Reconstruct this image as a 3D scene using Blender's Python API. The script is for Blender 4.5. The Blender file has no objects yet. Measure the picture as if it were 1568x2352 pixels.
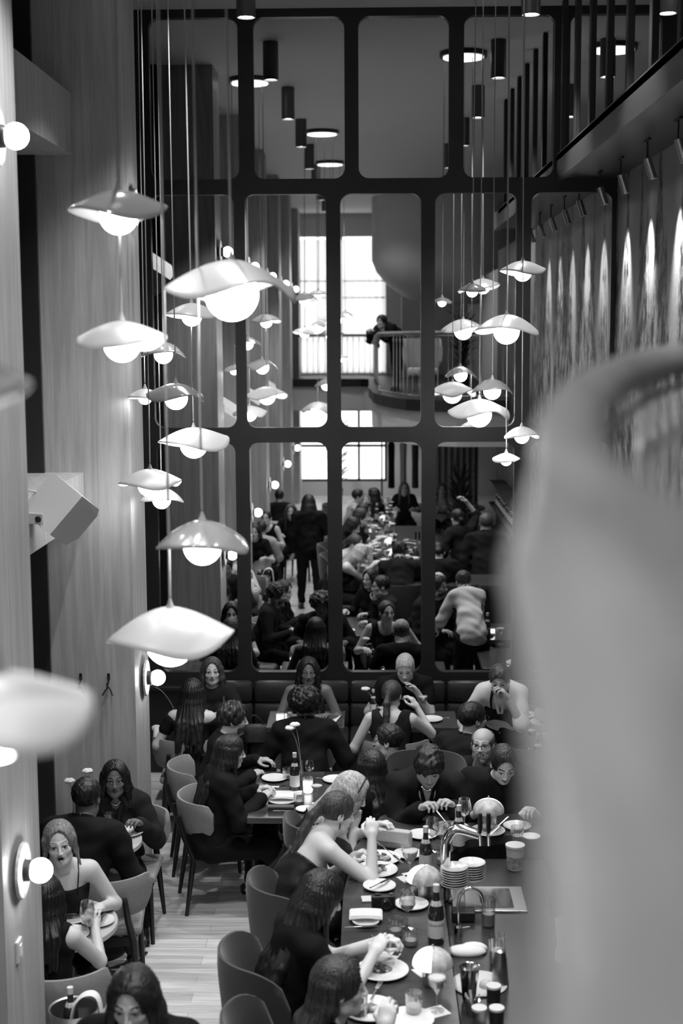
import bpy, bmesh, math, random
import numpy as np
from mathutils import Vector, Matrix, Euler
random.seed(7); np.random.seed(7)
PI = math.pi
COL = bpy.context.scene.collection
SC = bpy.context.scene
# ---------------------------------------------------------------- camera
H, D = 4.06, 12.8            # eye height above the restaurant floor, distance to the mirror wall
YAW, PITCH, ROLL = math.radians(1.16), math.radians(-7.31), math.radians(-0.3)
cam_d = bpy.data.cameras.new('camera'); cam = bpy.data.objects.new('camera', cam_d); COL.objects.link(cam)
cam_d.sensor_fit = 'VERTICAL'; cam_d.sensor_height = 36; cam_d.sensor_width = 24; cam_d.lens = 50
CM = Matrix.Translation((0, 0, H)) @ Matrix.Rotation(YAW, 4, 'Z') @ Matrix.Rotation(PI/2+PITCH, 4, 'X') @ Matrix.Rotation(ROLL, 4, 'Z')
cam.matrix_world = CM
cam_d.clip_start = 0.02; cam_d.clip_end = 200
cam_d.dof.use_dof = True; cam_d.dof.focus_distance = 9.6; cam_d.dof.aperture_fstop = 2.2
SC.camera = cam
# ---------------------------------------------------------------- colour management, world
SC.view_settings.view_transform = 'Standard'; SC.view_settings.look = 'None'
SC.view_settings.exposure = 0.75; SC.view_settings.gamma = 1.0; SC.view_settings.use_curve_mapping = False
w = bpy.data.worlds.new('World'); SC.world = w; w.use_nodes = True
w.node_tree.nodes['Background'].inputs[0].default_value = (1, 1, 1, 1)
w.node_tree.nodes['Background'].inputs[1].default_value = 1.0
cy = SC.cycles
cy.max_bounces = 7; cy.diffuse_bounces = 3; cy.glossy_bounces = 5; cy.transmission_bounces = 6; cy.transparent_max_bounces = 8
cy.caustics_reflective = False; cy.caustics_refractive = False; cy.use_denoising = True
cy.sample_clamp_indirect = 4.0; cy.sample_clamp_direct = 0; cy.use_adaptive_sampling = True; cy.adaptive_threshold = 0.02
# ---------------------------------------------------------------- picking world points
FP = 2352*50/36
def ray(px, py):
    v = Vector(((px-784)/FP, -(py-1176)/FP, -1.0))
    return (CM.to_3x3() @ v).normalized()
def PY(px, py, y):
    d = ray(px, py); t = y/d.y
    return Vector((d.x*t, y, H+d.z*t))
def PZ(px, py, z):
    d = ray(px, py); t = (z-H)/d.z
    return Vector((d.x*t, d.y*t, z))
def MY(px, py, y):          # seen in the mirror
    p = PY(px, py, 2*D-y); return Vector((p.x, y, p.z))
def MZ(px, py, z):
    p = PZ(px, py, z); return Vector((p.x, 2*D-p.y, z))
# ---------------------------------------------------------------- materials
MATS = {}
def mat(name, g, rough=.5, metal=0, emit=0, trans=0, noise=0, nscale=(8, 8, 8), bump=0, spec=.5, coat=0, sheen=0, alpha=1, ior=1.45, contrast=None):
    if name in MATS: return MATS[name]
    m = bpy.data.materials.new(name); m.use_nodes = True; nt = m.node_tree; b = nt.nodes['Principled BSDF']
    b.inputs['Base Color'].default_value = (g, g, g, 1); b.inputs['Roughness'].default_value = rough
    b.inputs['Metallic'].default_value = metal; b.inputs['Specular IOR Level'].default_value = spec
    b.inputs['IOR'].default_value = ior
    if trans: b.inputs['Transmission Weight'].default_value = trans
    if coat: b.inputs['Coat Weight'].default_value = coat; b.inputs['Coat Roughness'].default_value = .08
    if sheen: b.inputs['Sheen Weight'].default_value = sheen
    if alpha < 1: b.inputs['Alpha'].default_value = alpha
    if emit:
        b.inputs['Emission Color'].default_value = (1, 1, 1, 1); b.inputs['Emission Strength'].default_value = emit
    if noise or bump:
        tc = nt.nodes.new('ShaderNodeTexCoord'); mp = nt.nodes.new('ShaderNodeMapping')
        mp.inputs['Scale'].default_value = nscale; nz = nt.nodes.new('ShaderNodeTexNoise')
        nz.inputs['Scale'].default_value = 1; nz.inputs['Detail'].default_value = 4; nz.inputs['Roughness'].default_value = .6
        nt.links.new(tc.outputs['Object'], mp.inputs[0]); nt.links.new(mp.outputs[0], nz.inputs['Vector'])
        if noise:
            r = nt.nodes.new('ShaderNodeValToRGB'); lo = max(0, g*(1-noise)); hi = min(1, g*(1+noise))
            r.color_ramp.elements[0].position = .3; r.color_ramp.elements[1].position = .7
            r.color_ramp.elements[0].color = (lo, lo, lo, 1); r.color_ramp.elements[1].color = (hi, hi, hi, 1)
            nt.links.new(nz.outputs['Fac'], r.inputs[0]); nt.links.new(r.outputs[0], b.inputs['Base Color'])
        if bump:
            bp = nt.nodes.new('ShaderNodeBump'); bp.inputs['Strength'].default_value = bump; bp.inputs['Distance'].default_value = .01
            nt.links.new(nz.outputs['Fac'], bp.inputs['Height']); nt.links.new(bp.outputs[0], b.inputs['Normal'])
    MATS[name] = m
    return m
def wood_mat(name, g, axis='Z', amp=.25, rough=.45, planks=None):
    m = bpy.data.materials.new(name); m.use_nodes = True; nt = m.node_tree; b = nt.nodes['Principled BSDF']; N = nt.nodes.new; L = nt.links.new
    tc = N('ShaderNodeTexCoord'); mp = N('ShaderNodeMapping')
    sc = {'Z': (7, 7, .35), 'X': (.35, 7, 7), 'Y': (7, .35, 7)}[axis]
    mp.inputs['Scale'].default_value = sc
    L(tc.outputs['Object'], mp.inputs[0])
    n1 = N('ShaderNodeTexNoise'); n1.inputs['Scale'].default_value = 1.0; n1.inputs['Detail'].default_value = 2
    L(mp.outputs[0], n1.inputs['Vector'])
    mu = N('ShaderNodeMath'); mu.operation = 'MULTIPLY'; mu.inputs[1].default_value = 34; L(n1.outputs['Fac'], mu.inputs[0])
    sn = N('ShaderNodeMath'); sn.operation = 'SINE'; L(mu.outputs[0], sn.inputs[0])
    n2 = N('ShaderNodeTexNoise'); n2.inputs['Scale'].default_value = 14; n2.inputs['Detail'].default_value = 3; L(mp.outputs[0], n2.inputs['Vector'])
    ad = N('ShaderNodeMath'); ad.operation = 'MULTIPLY_ADD'; ad.inputs[1].default_value = .22; L(sn.outputs[0], ad.inputs[0]); L(n2.outputs['Fac'], ad.inputs[2])
    last = ad.outputs[0]
    if planks:
        mb = N('ShaderNodeMapping'); mb.inputs['Rotation'].default_value = planks; L(tc.outputs['Object'], mb.inputs[0])
        br = N('ShaderNodeTexBrick'); br.inputs['Scale'].default_value = 1; br.inputs['Brick Width'].default_value = 1.1; br.inputs['Row Height'].default_value = .13
        br.inputs['Mortar Size'].default_value = .0025; br.inputs['Color1'].default_value = (.3, .3, .3, 1); br.inputs['Color2'].default_value = (.75, .75, .75, 1); br.inputs['Mortar'].default_value = (-.2, -.2, -.2, 1)
        L(mb.outputs[0], br.inputs['Vector'])
        a2 = N('ShaderNodeMath'); a2.operation = 'ADD'; L(br.outputs['Color'], a2.inputs[0]); L(last, a2.inputs[1])
        h = N('ShaderNodeMath'); h.operation = 'MULTIPLY'; h.inputs[1].default_value = .5; L(a2.outputs[0], h.inputs[0]); last = h.outputs[0]
    r = N('ShaderNodeValToRGB'); lo, hi = g*(1-amp), g*(1+amp)
    r.color_ramp.elements[0].position = .2; r.color_ramp.elements[1].position = .8
    r.color_ramp.elements[0].color = (lo, lo, lo, 1); r.color_ramp.elements[1].color = (hi, hi, hi, 1)
    L(last, r.inputs[0]); L(r.outputs[0], b.inputs['Base Color']); b.inputs['Roughness'].default_value = rough
    MATS[name] = m
    return m
M_BLACK = mat('black_paint', .012, .45)
M_FRAME = mat('black_frame', .016, .4, noise=.3, nscale=(2, 2, 2))
M_WOOD = wood_mat('pale_oak', .45, 'Z', .14, .5)
M_FLOOR = wood_mat('floor_oak', .55, 'X', .4, .42, planks=(0, 0, 0))
M_CEIL = mat('ceiling_paint', .8, .8)
M_WHITE = mat('white_paint', .62, .6)
M_MIRROR = mat('mirror_glass', .82, .0, 1)
M_GLOBE = mat('opal_glass', .9, .3, emit=17)
M_GLOBE2 = mat('opal_glass_sconce', .9, .3, emit=17)
M_SHADE = mat('pale_enamel', .46, .35)
M_GLOSS = mat('glossy_enamel', .22, .12, coat=.6)
M_CORD = mat('grey_cord', .30, .6)
M_STEEL = mat('steel', .7, .12, 1)
M_BRUSH = mat('brushed_steel', .45, .3, 1)
M_LEATHER = mat('dark_leather', .028, .34, bump=.15, nscale=(30, 30, 30))
M_FAB = mat('pale_upholstery', .27, .85, noise=.1, nscale=(60, 60, 60))
M_FABD = mat('dark_upholstery', .035, .7, sheen=.3)
M_BWOOD = mat('black_wood', .012, .35)
M_COUNTER = mat('dark_counter', .05, .24, noise=.3, nscale=(3, 9, 3))
M_STONE = mat('pale_table_top', .5, .35)
M_PORC = mat('porcelain', .8, .2)
M_LINEN = mat('linen', .75, .9)
def thin_glass():
    m = bpy.data.materials.new('clear_glass'); m.use_nodes = True; nt = m.node_tree; nt.nodes.clear(); N = nt.nodes.new; L = nt.links.new
    out = N('ShaderNodeOutputMaterial'); t = N('ShaderNodeBsdfTransparent'); t.inputs[0].default_value = (.93, .93, .93, 1); g = N('ShaderNodeBsdfGlossy'); g.inputs['Roughness'].default_value = .03; g.inputs[0].default_value = (1, 1, 1, 1)
    lw = N('ShaderNodeLayerWeight'); lw.inputs['Blend'].default_value = .35; mr = N('ShaderNodeMapRange'); mr.inputs['To Min'].default_value = .05; mr.inputs['To Max'].default_value = .75
    L(lw.outputs['Facing'], mr.inputs['Value']); mx = N('ShaderNodeMixShader'); L(mr.outputs[0], mx.inputs[0]); L(t.outputs[0], mx.inputs[1]); L(g.outputs[0], mx.inputs[2]); L(mx.outputs[0], out.inputs[0]); return m
M_GLASS = thin_glass()
M_DARKGLASS = mat('dark_bottle_glass', .02, .08, spec=.8)
M_LABEL = mat('paper_label', .55, .8)
M_INK = mat('printed_ink', .05, .8)
M_DRINK = mat('pale_drink', .6, .3)
M_CANDLE = mat('candle_glow', .9, .4, emit=5)
M_LENS = mat('lamp_lens', .9, .4, emit=9)
# ---------------------------------------------------------------- mesh helpers
def tag(o, label=None, cat=None, group=None, kind=None):
    if label: o['label'] = label
    if cat: o['category'] = cat
    if group: o['group'] = group
    if kind: o['kind'] = kind
    return o
def empty(name, loc, rz=0, label=None, cat=None, group=None):
    o = bpy.data.objects.new(name, None); COL.objects.link(o); o.location = loc; o.rotation_euler = (0, 0, rz)
    o.empty_display_size = .05
    return tag(o, label, cat, group)
def link(name, me, m, parent=None, loc=None, rot=None, smooth=None):
    for x in (m if isinstance(m, (list, tuple)) else [m]): me.materials.append(x)
    o = bpy.data.objects.new(name, me); COL.objects.link(o)
    if parent: o.parent = parent
    if loc is not None: o.location = loc
    if rot is not None: o.rotation_euler = rot
    if smooth is not None:
        me.polygons.foreach_set('use_smooth', [bool(smooth)]*len(me.polygons))
    return o
class MB:
    def __init__(s): s.v = []; s.f = []; s.m = []
    def add(s, vs, fs, mi=0):
        n = len(s.v); s.v += [tuple(v) for v in vs]; s.f += [tuple(i+n for i in f) for f in fs]; s.m += [mi]*len(fs); return s
    def box(s, c, d, rot=None, mi=0, bev=0):
        bm = bmesh.new(); bmesh.ops.create_cube(bm, size=1)
        bmesh.ops.scale(bm, vec=d, verts=bm.verts)
        if bev: bmesh.ops.bevel(bm, geom=bm.edges[:], offset=min(bev, min(d)*.45), segments=2, affect='EDGES', profile=.5)
        if rot is not None: bmesh.ops.rotate(bm, cent=(0, 0, 0), matrix=rot if isinstance(rot, Matrix) else Euler(rot).to_matrix(), verts=bm.verts)
        bmesh.ops.translate(bm, vec=c, verts=bm.verts)
        bm.verts.index_update()
        s.add([v.co for v in bm.verts], [[v.index for v in f.verts] for f in bm.faces], mi); bm.free(); return s
    def bb(s, x0, x1, y0, y1, z0, z1, mi=0, bev=0):
        return s.box(((x0+x1)/2, (y0+y1)/2, (z0+z1)/2), (abs(x1-x0), abs(y1-y0), abs(z1-z0)), None, mi, bev)
    def tube(s, pts, r, n=10, mi=0, cap=True, flat=1.0):
        pts = [Vector(p) for p in pts]; k = len(pts); rs = r if isinstance(r, (list, tuple)) else [r]*k
        vs = []; up = None
        for i, p in enumerate(pts):
            t = (pts[min(i+1, k-1)]-pts[max(i-1, 0)]).normalized()
            if up is None: up = Vector((0, 0, 1)) if abs(t.z) < .9 else Vector((1, 0, 0))
            a = t.cross(up).normalized(); b_ = a.cross(t).normalized(); up = b_
            for j in range(n):
                an = 2*PI*j/n
                vs.append(p+a*math.cos(an)*rs[i]+b_*math.sin(an)*rs[i]*flat)
        fs = [(i*n+j, i*n+(j+1) % n, (i+1)*n+(j+1) % n, (i+1)*n+j) for i in range(k-1) for j in range(n)]
        if cap: fs += [tuple(range(n))[::-1], tuple(range((k-1)*n, k*n))]
        return s.add(vs, fs, mi)
    def lathe(s, prof, c=(0, 0, 0), n=24, mi=0, axis='Z', fl=None):
        vs = []
        for (r, z) in prof:
            for j in range(n):
                an = 2*PI*j/n; q = 1 if fl is None else 1+fl*(j % 2)
                x, y = r*q*math.cos(an), r*q*math.sin(an)
                p = (x, y, z) if axis == 'Z' else ((z, x, y) if axis == 'X' else (x, z, y))
                vs.append((p[0]+c[0], p[1]+c[1], p[2]+c[2]))
        k = len(prof)
        fs = [(i*n+j, i*n+(j+1) % n, (i+1)*n+(j+1) % n, (i+1)*n+j) for i in range(k-1) for j in range(n)]
        if prof[0][0] > 1e-5: fs.append(tuple(range(n))[::-1])
        if prof[-1][0] > 1e-5: fs.append(tuple(range((k-1)*n, k*n)))
        return s.add(vs, fs, mi)
    def sph(s, c, r, n=16, mi=0, zmin=-1, zmax=1):
        r3 = r if isinstance(r, (list, tuple)) else (r, r, r); k = max(6, n//2)
        t0, t1 = math.acos(zmin), math.acos(zmax); vs = []
        for i in range(k+1):
            t = t0+(t1-t0)*i/k
            for j in range(n):
                a = 2*PI*j/n; vs.append((c[0]+r3[0]*math.sin(t)*math.cos(a), c[1]+r3[1]*math.sin(t)*math.sin(a), c[2]+r3[2]*math.cos(t)))
        fs = [(i*n+j, i*n+(j+1) % n, (i+1)*n+(j+1) % n, (i+1)*n+j) for i in range(k) for j in range(n)]
        return s.add(vs, fs, mi)
    def prism(s, poly, z0, z1, mi=0):
        n = len(poly)
        vs = [(p[0], p[1], z0) for p in poly]+[(p[0], p[1], z1) for p in poly]
        fs = [tuple(range(n))[::-1], tuple(range(n, 2*n))]+[(i, (i+1) % n, n+(i+1) % n, n+i) for i in range(n)]
        return s.add(vs, fs, mi)
    def mesh(s, name):
        me = bpy.data.meshes.new(name); me.from_pydata(s.v, [], s.f)
        if any(s.m): me.polygons.foreach_set('material_index', s.m)
        bm = bmesh.new(); bm.from_mesh(me); bmesh.ops.remove_doubles(bm, verts=bm.verts, dist=1e-5); bmesh.ops.recalc_face_normals(bm, faces=bm.faces); bm.to_mesh(me); bm.free()
        me.update(); return me
    def build(s, name, m, parent=None, loc=None, rot=None, smooth=None, sharp=None):
        me = s.mesh(name); o = link(name, me, m, parent, loc, rot, smooth)
        if smooth: 
            try: me.set_sharp_from_angle(angle=math.radians(sharp or 40))
            except Exception: pass
        return o
def struct(name, mb, m, **k):
    return tag(mb.build(name, m, **k), kind='structure')
def copy_tree(o, parent=None):
    c = o.copy(); COL.objects.link(c)
    if parent: c.parent = parent
    for ch in list(o.children): copy_tree(ch, c)
    return c
def spline(pts, n=6):
    out = []; P = [pts[0]]+pts+[pts[-1]]
    for i in range(1, len(P)-2):
        for k in range(n):
            t = k/n; a, b_, c, d = P[i-1:i+3]
            out.append(.5*((2*b_)+(-a+c)*t+(2*a-5*b_+4*c-d)*t*t+(-a+3*b_-3*c+d)*t**3))
    return out+[pts[-1]]
# ================================================================= SETTING
CZ = 6.82                     # ceiling height
XL, XR, XU = -1.64, 2.17, 3.4 # pier faces, mural wall, upper level wall
XREC = -2.9; YB = -9.2; MEZ = 2.95
struct('floor', MB().bb(-3.2, 3.6, YB-1, D+.3, -.1, 0), M_FLOOR)
struct('ceiling', MB().bb(-3.2, 3.6, YB-1, D+.3, CZ, CZ+.1), M_CEIL)
# left side: oak piers with dark recesses between them
piers = [(9.65, 10.25), (6.05, 6.75), (2.45, 3.15), (-1.15, -.45), (-4.75, -4.05), (-8.6, -7.65)]
gaps = [(10.25, D), (6.75, 9.65), (3.15, 6.05), (-.45, 2.45), (-4.05, -1.15), (-7.65, -4.75)]
b = MB()
for y0, y1 in piers: b.bb(-2.22, XL, y0, y1, 0, CZ)
struct('wall_left_piers', b, M_WOOD)
struct('wall_left', MB().bb(-3.2, -3.0, YB, D+.1, 0, CZ), M_BLACK)
M_REC = mat('dark_window_frame', .03, .35)
b = MB()
for (y0, y1) in gaps:
    b.bb(-3.0, -2.75, y0, y1, 0, CZ); b.bb(-2.76, -2.22, y1-.04, y1, 0, CZ); b.bb(-2.76, -2.22, y0, y0+.04, 0, CZ)
struct('trim_1', b, M_REC)
b = MB()   # upper and lower oak beams bridging the piers
for (y0, y1) in gaps[1:]:
    b.bb(-2.75, -1.97, y0, y1, 5.22, 5.62); b.bb(-2.75, -1.96, y0, y1, 2.78, 3.10)
struct('trim_3', b, M_WOOD)
# mural on the right wall
def mural():
    m = bpy.data.materials.new('forest_mural'); m.use_nodes = True; nt = m.node_tree; b = nt.nodes['Principled BSDF']; N = nt.nodes.new; L = nt.links.new
    tc = N('ShaderNodeTexCoord'); sp = N('ShaderNodeSeparateXYZ'); L(tc.outputs['Object'], sp.inputs[0])
    def noise(scale, detail=4, rough=.6):
        mp = N('ShaderNodeMapping'); mp.inputs['Scale'].default_value = scale; L(tc.outputs['Object'], mp.inputs[0])
        n = N('ShaderNodeTexNoise'); n.inputs['Scale'].default_value = 1; n.inputs['Detail'].default_value = detail; n.inputs['Roughness'].default_value = rough
        L(mp.outputs[0], n.inputs['Vector']); return n.outputs['Fac']
    def ma(op, a, bb, c=None):
        n = N('ShaderNodeMath'); n.operation = op
        for i, q in enumerate((a, bb, c)):
            if q is None: continue
            if isinstance(q, (int, float)): n.inputs[i].default_value = q
            else: L(q, n.inputs[i])
        return n.outputs[0]
    # tree tops: threshold height varies along the wall, spiky
    trunk = noise((1, 1.5, .0001), 2); spike = noise((1, 9, 1.2), 5, .75)
    top = ma('MULTIPLY_ADD', trunk, 9.5, -.3); top = ma('ADD', top, ma('MULTIPLY', ma('SUBTRACT', spike, .5), 1.6))
    inside = ma('SUBTRACT', top, sp.outputs['Z']); msk = N('ShaderNodeMapRange'); msk.inputs['From Min'].default_value = -.05; msk.inputs['From Max'].default_value = .25; L(inside, msk.inputs['Value'])
    leaves = noise((1, 8, 5.5), 6, .7); leaf2 = noise((1, 5, 2.2), 3)
    lr = N('ShaderNodeValToRGB'); lr.color_ramp.elements[0].position = .45; lr.color_ramp.elements[1].position = .60
    lr.color_ramp.elements[0].color = (.012, .012, .012, 1); lr.color_ramp.elements[1].color = (.36, .36, .36, 1)
    L(ma('MULTIPLY_ADD', leaf2, .4, ma('MULTIPLY', leaves, .62)), lr.inputs[0])
    sky = noise((1, .7, .5), 3); sr = N('ShaderNodeValToRGB'); sr.color_ramp.elements[0].color = (.22, .22, .22, 1); sr.color_ramp.elements[1].color = (.5, .5, .5, 1); L(sky, sr.inputs[0])
    mx = N('ShaderNodeMixRGB'); L(msk.outputs[0], mx.inputs[0]); L(sr.outputs[0], mx.inputs[1]); L(lr.outputs[0], mx.inputs[2])
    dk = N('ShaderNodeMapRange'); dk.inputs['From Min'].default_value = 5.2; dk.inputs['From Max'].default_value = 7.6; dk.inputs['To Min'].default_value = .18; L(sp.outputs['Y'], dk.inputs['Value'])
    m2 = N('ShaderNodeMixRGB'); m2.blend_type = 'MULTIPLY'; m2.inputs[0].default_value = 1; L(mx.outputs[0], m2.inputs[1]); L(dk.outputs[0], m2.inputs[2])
    L(m2.outputs[0], b.inputs['Base Color']); b.inputs['Roughness'].default_value = .55
    bp = N('ShaderNodeBump'); bp.inputs['Strength'].default_value = .5; bp.inputs['Distance'].default_value = .02; L(leaves, bp.inputs['Height']); L(bp.outputs[0], b.inputs['Normal'])
    return m
M_MURAL = mural()
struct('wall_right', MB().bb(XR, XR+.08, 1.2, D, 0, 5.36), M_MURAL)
struct('wall_right_upper', MB().bb(XU, XU+.1, YB, D, 0, CZ), M_BLACK)
struct('wall_back', MB().bb(-3.2, 3.6, D+.06, D+.2, 0, CZ), M_BLACK)
# walkway along the right, with its slab and full height slats
M_SLAB = mat('walkway_paint', .05, .3)
struct('trim_4', MB().bb(1.66, 3.4, 6.6, D, 5.36, 5.5).bb(1.63, 1.70, 6.6, D, 5.34, 5.56), M_SLAB)
slat_top = MB()
rl = empty('slat_railing', (1.66, 10, 5.5), 0, 'row of tall black vertical slats rising from the upper walkway edge to the ceiling', 'railing')
for i in range(7):
    y = 12.5-i*.78
    MB().box((0, y-10, (CZ-5.5)/2), (.045, .09, CZ-5.52), bev=.008).build('slat', M_BLACK, rl)
MB().bb(-.03, .03, -2.75, 2.7, .0, .05).build('bottom_rail', M_SLAB, rl)
# mirror wall: black gridded frame with rounded openings
def ring_cell(mb, ox0, ox1, oz0, oz1, x0, x1, z0, z1, r=.09, dep=.06, yf=D-.05):
    inn = []; n = 7
    for (cx, cz, a0, q) in ((x1-r, z1-r, 0, (ox1, oz1)), (x0+r, z1-r, 90, (ox0, oz1)), (x0+r, z0+r, 180, (ox0, oz0)), (x1-r, z0+r, 270, (ox1, oz0))):
        for k in range(n):
            a = math.radians(a0+90*k/(n-1)); inn.append((cx+r*math.cos(a), cz+r*math.sin(a), q))
    N_ = len(inn); vs = []; fs = []
    for (x, z, q) in inn: vs += [(x, yf, z), (q[0], yf, q[1]), (x, yf+dep, z)]
    for i in range(N_):
        j = (i+1) % N_
        fs.append((3*i, 3*j, 3*j+1, 3*i+1)); fs.append((3*i, 3*i+2, 3*j+2, 3*j))
    mb.add(vs, fs)
    return [(x, z) for (x, z, q) in inn]
def wx(px, py): return PY(px, py, D).x
def wz(px, py): return PY(px, py, D).z
rows = [ # (py top, py bottom, [(px left, px right)...], radius)
    (40, 411, [(345, 548), (583, 791), (823, 1030), (1064, 1271), (1306, 1515), (1549, 1756)]),
    (446, 981, [(352, 541), (564, 750), (782, 966), (998, 1183), (1216, 1399)]),
    (1015, 1541, [(366, 545), (575, 753), (786, 967), (999, 1177), (1212, 1392)])]
fr = empty('mirror_wall', (0, D, 1.0), 0, 'wall-sized gridded mirror with black frame and rounded panes above the banquette', 'mirror')
fb = MB(); panes = []
zs = [(wz(800, a), wz(800, b_)) for a, b_, _ in rows]
zc = [CZ, (zs[0][1]+zs[1][0])/2, (zs[1][1]+zs[2][0])/2, zs[2][1]-.12]
for ri, (a, b_, cols) in enumerate(rows):
    pm = (a+b_)/2; xs = [(wx(l, pm), wx(r_, pm)) for l, r_ in cols]
    for i, (x0, x1) in enumerate(xs):
        ox0 = -3.0 if i == 0 else (xs[i-1][1]+x0)/2
        ox1 = (x1+xs[i+1][0])/2 if i+1 < len(xs) else (XU if ri == 0 else XR)
        pts = ring_cell(fb, ox0, ox1, zc[ri+1], zc[ri], x0, x1, zs[ri][1], zs[ri][0])
        panes.append((x0, x1, zs[ri][1], zs[ri][0]))
fme = fb.build('frame', M_FRAME, fr, loc=(0, -D, -1.0))
for (x0, x1, z0, z1) in panes:
    MB().bb(x0-.02, x1+.02, D-.005, D+.005, z0-.02, z1+.02).build('mirror_pane', M_MIRROR, fr, loc=(0, -D, -1.0))
# black dado with a ledge under the mirror
struct('baseboard_back', MB().bb(-3.0, XR, D-.08, D+.06, 0, zs[2][1]-.14).bb(-3.0, XR, D-.12, D-.0, zs[2][1]-.16, zs[2][1]-.12, bev=.01), M_BLACK)
# ---- the far end behind the camera: seen only in the mirror
struct('wall_end', MB().bb(-3.2, -1.75, YB-.2, YB, 0, CZ).bb(.42, 3.6, YB-.2, YB, 0, CZ).bb(-1.75, .42, YB-.2, YB, 2.5, 3.0).bb(-1.75, .42, YB-.2, YB, 6.3, CZ).bb(-1.75, .42, YB-.2, YB, 0, .35), M_WHITE)
M_SKYG = mat('daylit_street', .8, .5, emit=1.1)
def curtain(x0, x1, y, z0, z1, m, name, amp=.03, pit=.16):
    n = int((x1-x0)/pit*8); vs = []; fs = []
    for i in range(n+1):
        x = x0+(x1-x0)*i/n; yy = y+amp*math.sin(2*PI*x/pit); vs += [(x, yy, z0), (x, yy, z1)]
    fs = [(2*i, 2*i+2, 2*i+3, 2*i+1) for i in range(n)]
    return MB().add(vs, fs).build(name, m, smooth=True)
M_SHEER = bpy.data.materials.new('sheer_curtain'); M_SHEER.use_nodes = True; _nt = M_SHEER.node_tree; _nt.nodes.clear()
_o = _nt.nodes.new('ShaderNodeOutputMaterial'); _t = _nt.nodes.new('ShaderNodeBsdfTransparent'); _l = _nt.nodes.new('ShaderNodeBsdfTranslucent'); _l.inputs[0].default_value = (.75, .75, .75, 1)
_x = _nt.nodes.new('ShaderNodeMixShader'); _x.inputs[0].default_value = .72; _nt.links.new(_t.outputs[0], _x.inputs[1]); _nt.links.new(_l.outputs[0], _x.inputs[2]); _nt.links.new(_x.outputs[0], _o.inputs[0])
wn = MB()
for z in (2.98, 3.9, 4.8, 5.2, 6.28): wn.bb(-1.75, .42, YB-.1, YB-.05, z, z+.05)
for x in (-1.75, -.7, .37): wn.bb(x, x+.05, YB-.1, YB-.05, 3.0, 6.3)
struct('window_1', wn, M_REC)
wn = MB()
for z in (.35, 1.2, 2.45): wn.bb(-1.75, .42, YB-.1, YB-.04, z, z+.06)
for x in (-1.75, -.9, -.3, .36): wn.bb(x, x+.06, YB-.1, YB-.04, .35, 2.5)
struct('window_2', wn, M_REC)
struct('trim_5', MB().bb(-3.2, 2, YB-1.0, YB-.9, 0, CZ), M_SKYG)
tag(curtain(-1.74, .4, YB+.12, 3.0, 6.2, M_SHEER, 'sheer_curtain'), 'tall white sheer curtain over the daylit window behind the photographer', 'curtain')
# mezzanine: slab with a curved front, white drum below
def arc(cx, cy_, r, a0, a1, n=14): return [(cx+r*math.cos(math.radians(a0+(a1-a0)*i/n)), cy_+r*math.sin(math.radians(a0+(a1-a0)*i/n))) for i in range(n+1)]
edge = [(-2.02, -6.9), (-.2, -6.9)]+[(-.02+.0*i, -6.7+i*.7) for i in range(8)]+[(.02, -.9), (.04, -.2), (.06, .35)]+[(.12, .8), (.20, 1.35), (.36, 2.1), (.58, 2.75), (.85, 3.1), (1.3, 3.3), (3.4, 3.4)]
slab = edge+[(3.4, YB), (-3.0, YB), (-3.0, -6.9)]
struct('floor_upper', MB().prism(slab, MEZ-.18, MEZ), M_BLACK)
drum = [(x+.06 if i > 1 else x, y-.06) for i, (x, y) in enumerate(edge)]
struct('trim_6', MB().prism(drum+[(3.4, -6.9)], 2.22, MEZ-.18), M_WHITE)
struct('ceiling_under_mezzanine', MB().bb(-3.0, 3.4, YB, -6.96, 2.62, MEZ-.18), M_WHITE)
# curved white bulkhead high behind, hanging from the ceiling
struct('trim_7', MB().lathe([(0, -.95), (.5, -.93), (1.0, -.8), (1.4, -.55), (1.65, -.25), (1.75, 0), (1.75, 1.35)], c=(1.8, -5.2, CZ-1.3), n=48), M_WHITE, smooth=True)
struct('trim_8', MB().bb(.75, 1.1, -8.3, -7.95, MEZ, CZ).bb(2.35, 3.4, -8.8, -.8, MEZ, 5.15), M_WHITE)
# curtain wall (pleated) under and behind the drum, ground floor right
tag(curtain(1.15, 2.15, -2.6, 0, 2.2, mat('grey_drape', .3, .9), 'pleated_drape', .035, .12), 'grey pleated floor-length drape hanging below the white curved mezzanine front', 'curtain')
# ================================================================= PENDANTS
def shade_mesh(R, seed, lobes=2):
    rs = random.Random(seed); ph = rs.uniform(0, 2*PI); amp = rs.uniform(.09, .15)*R; k = rs.uniform(.46, .52)
    n, m = 56, 14; V_ = []; F_ = []
    for side in (0, 1):
        for i in range(m+1):
            t = i/m; 
            for j in range(n):
                a = 2*PI*j/n
                wob = math.cos(lobes*a+ph)*amp*t**3 + math.cos((lobes+1)*a+ph*1.7)*amp*.3*t**3
                rr = R*t*(1+.05*math.cos(lobes*a+ph+.5)*t)
                cr = .018*R*max(0, 1-abs(((a-ph+PI) % (2*PI))-PI)*9)*t
                V_.append((rr*math.cos(a), rr*math.sin(a), R*k*(1-t**1.9) + wob - side*.007 + cr))
    o = (m+1)*n
    for s_ in (0, 1):
        for i in range(m):
            for j in range(n): F_.append((s_*o+i*n+j, s_*o+i*n+(j+1) % n, s_*o+(i+1)*n+(j+1) % n, s_*o+(i+1)*n+j))
    for j in range(n): F_.append((m*n+j, m*n+(j+1) % n, o+m*n+(j+1) % n, o+m*n+j))
    return MB().add(V_, F_), R*k
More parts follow.
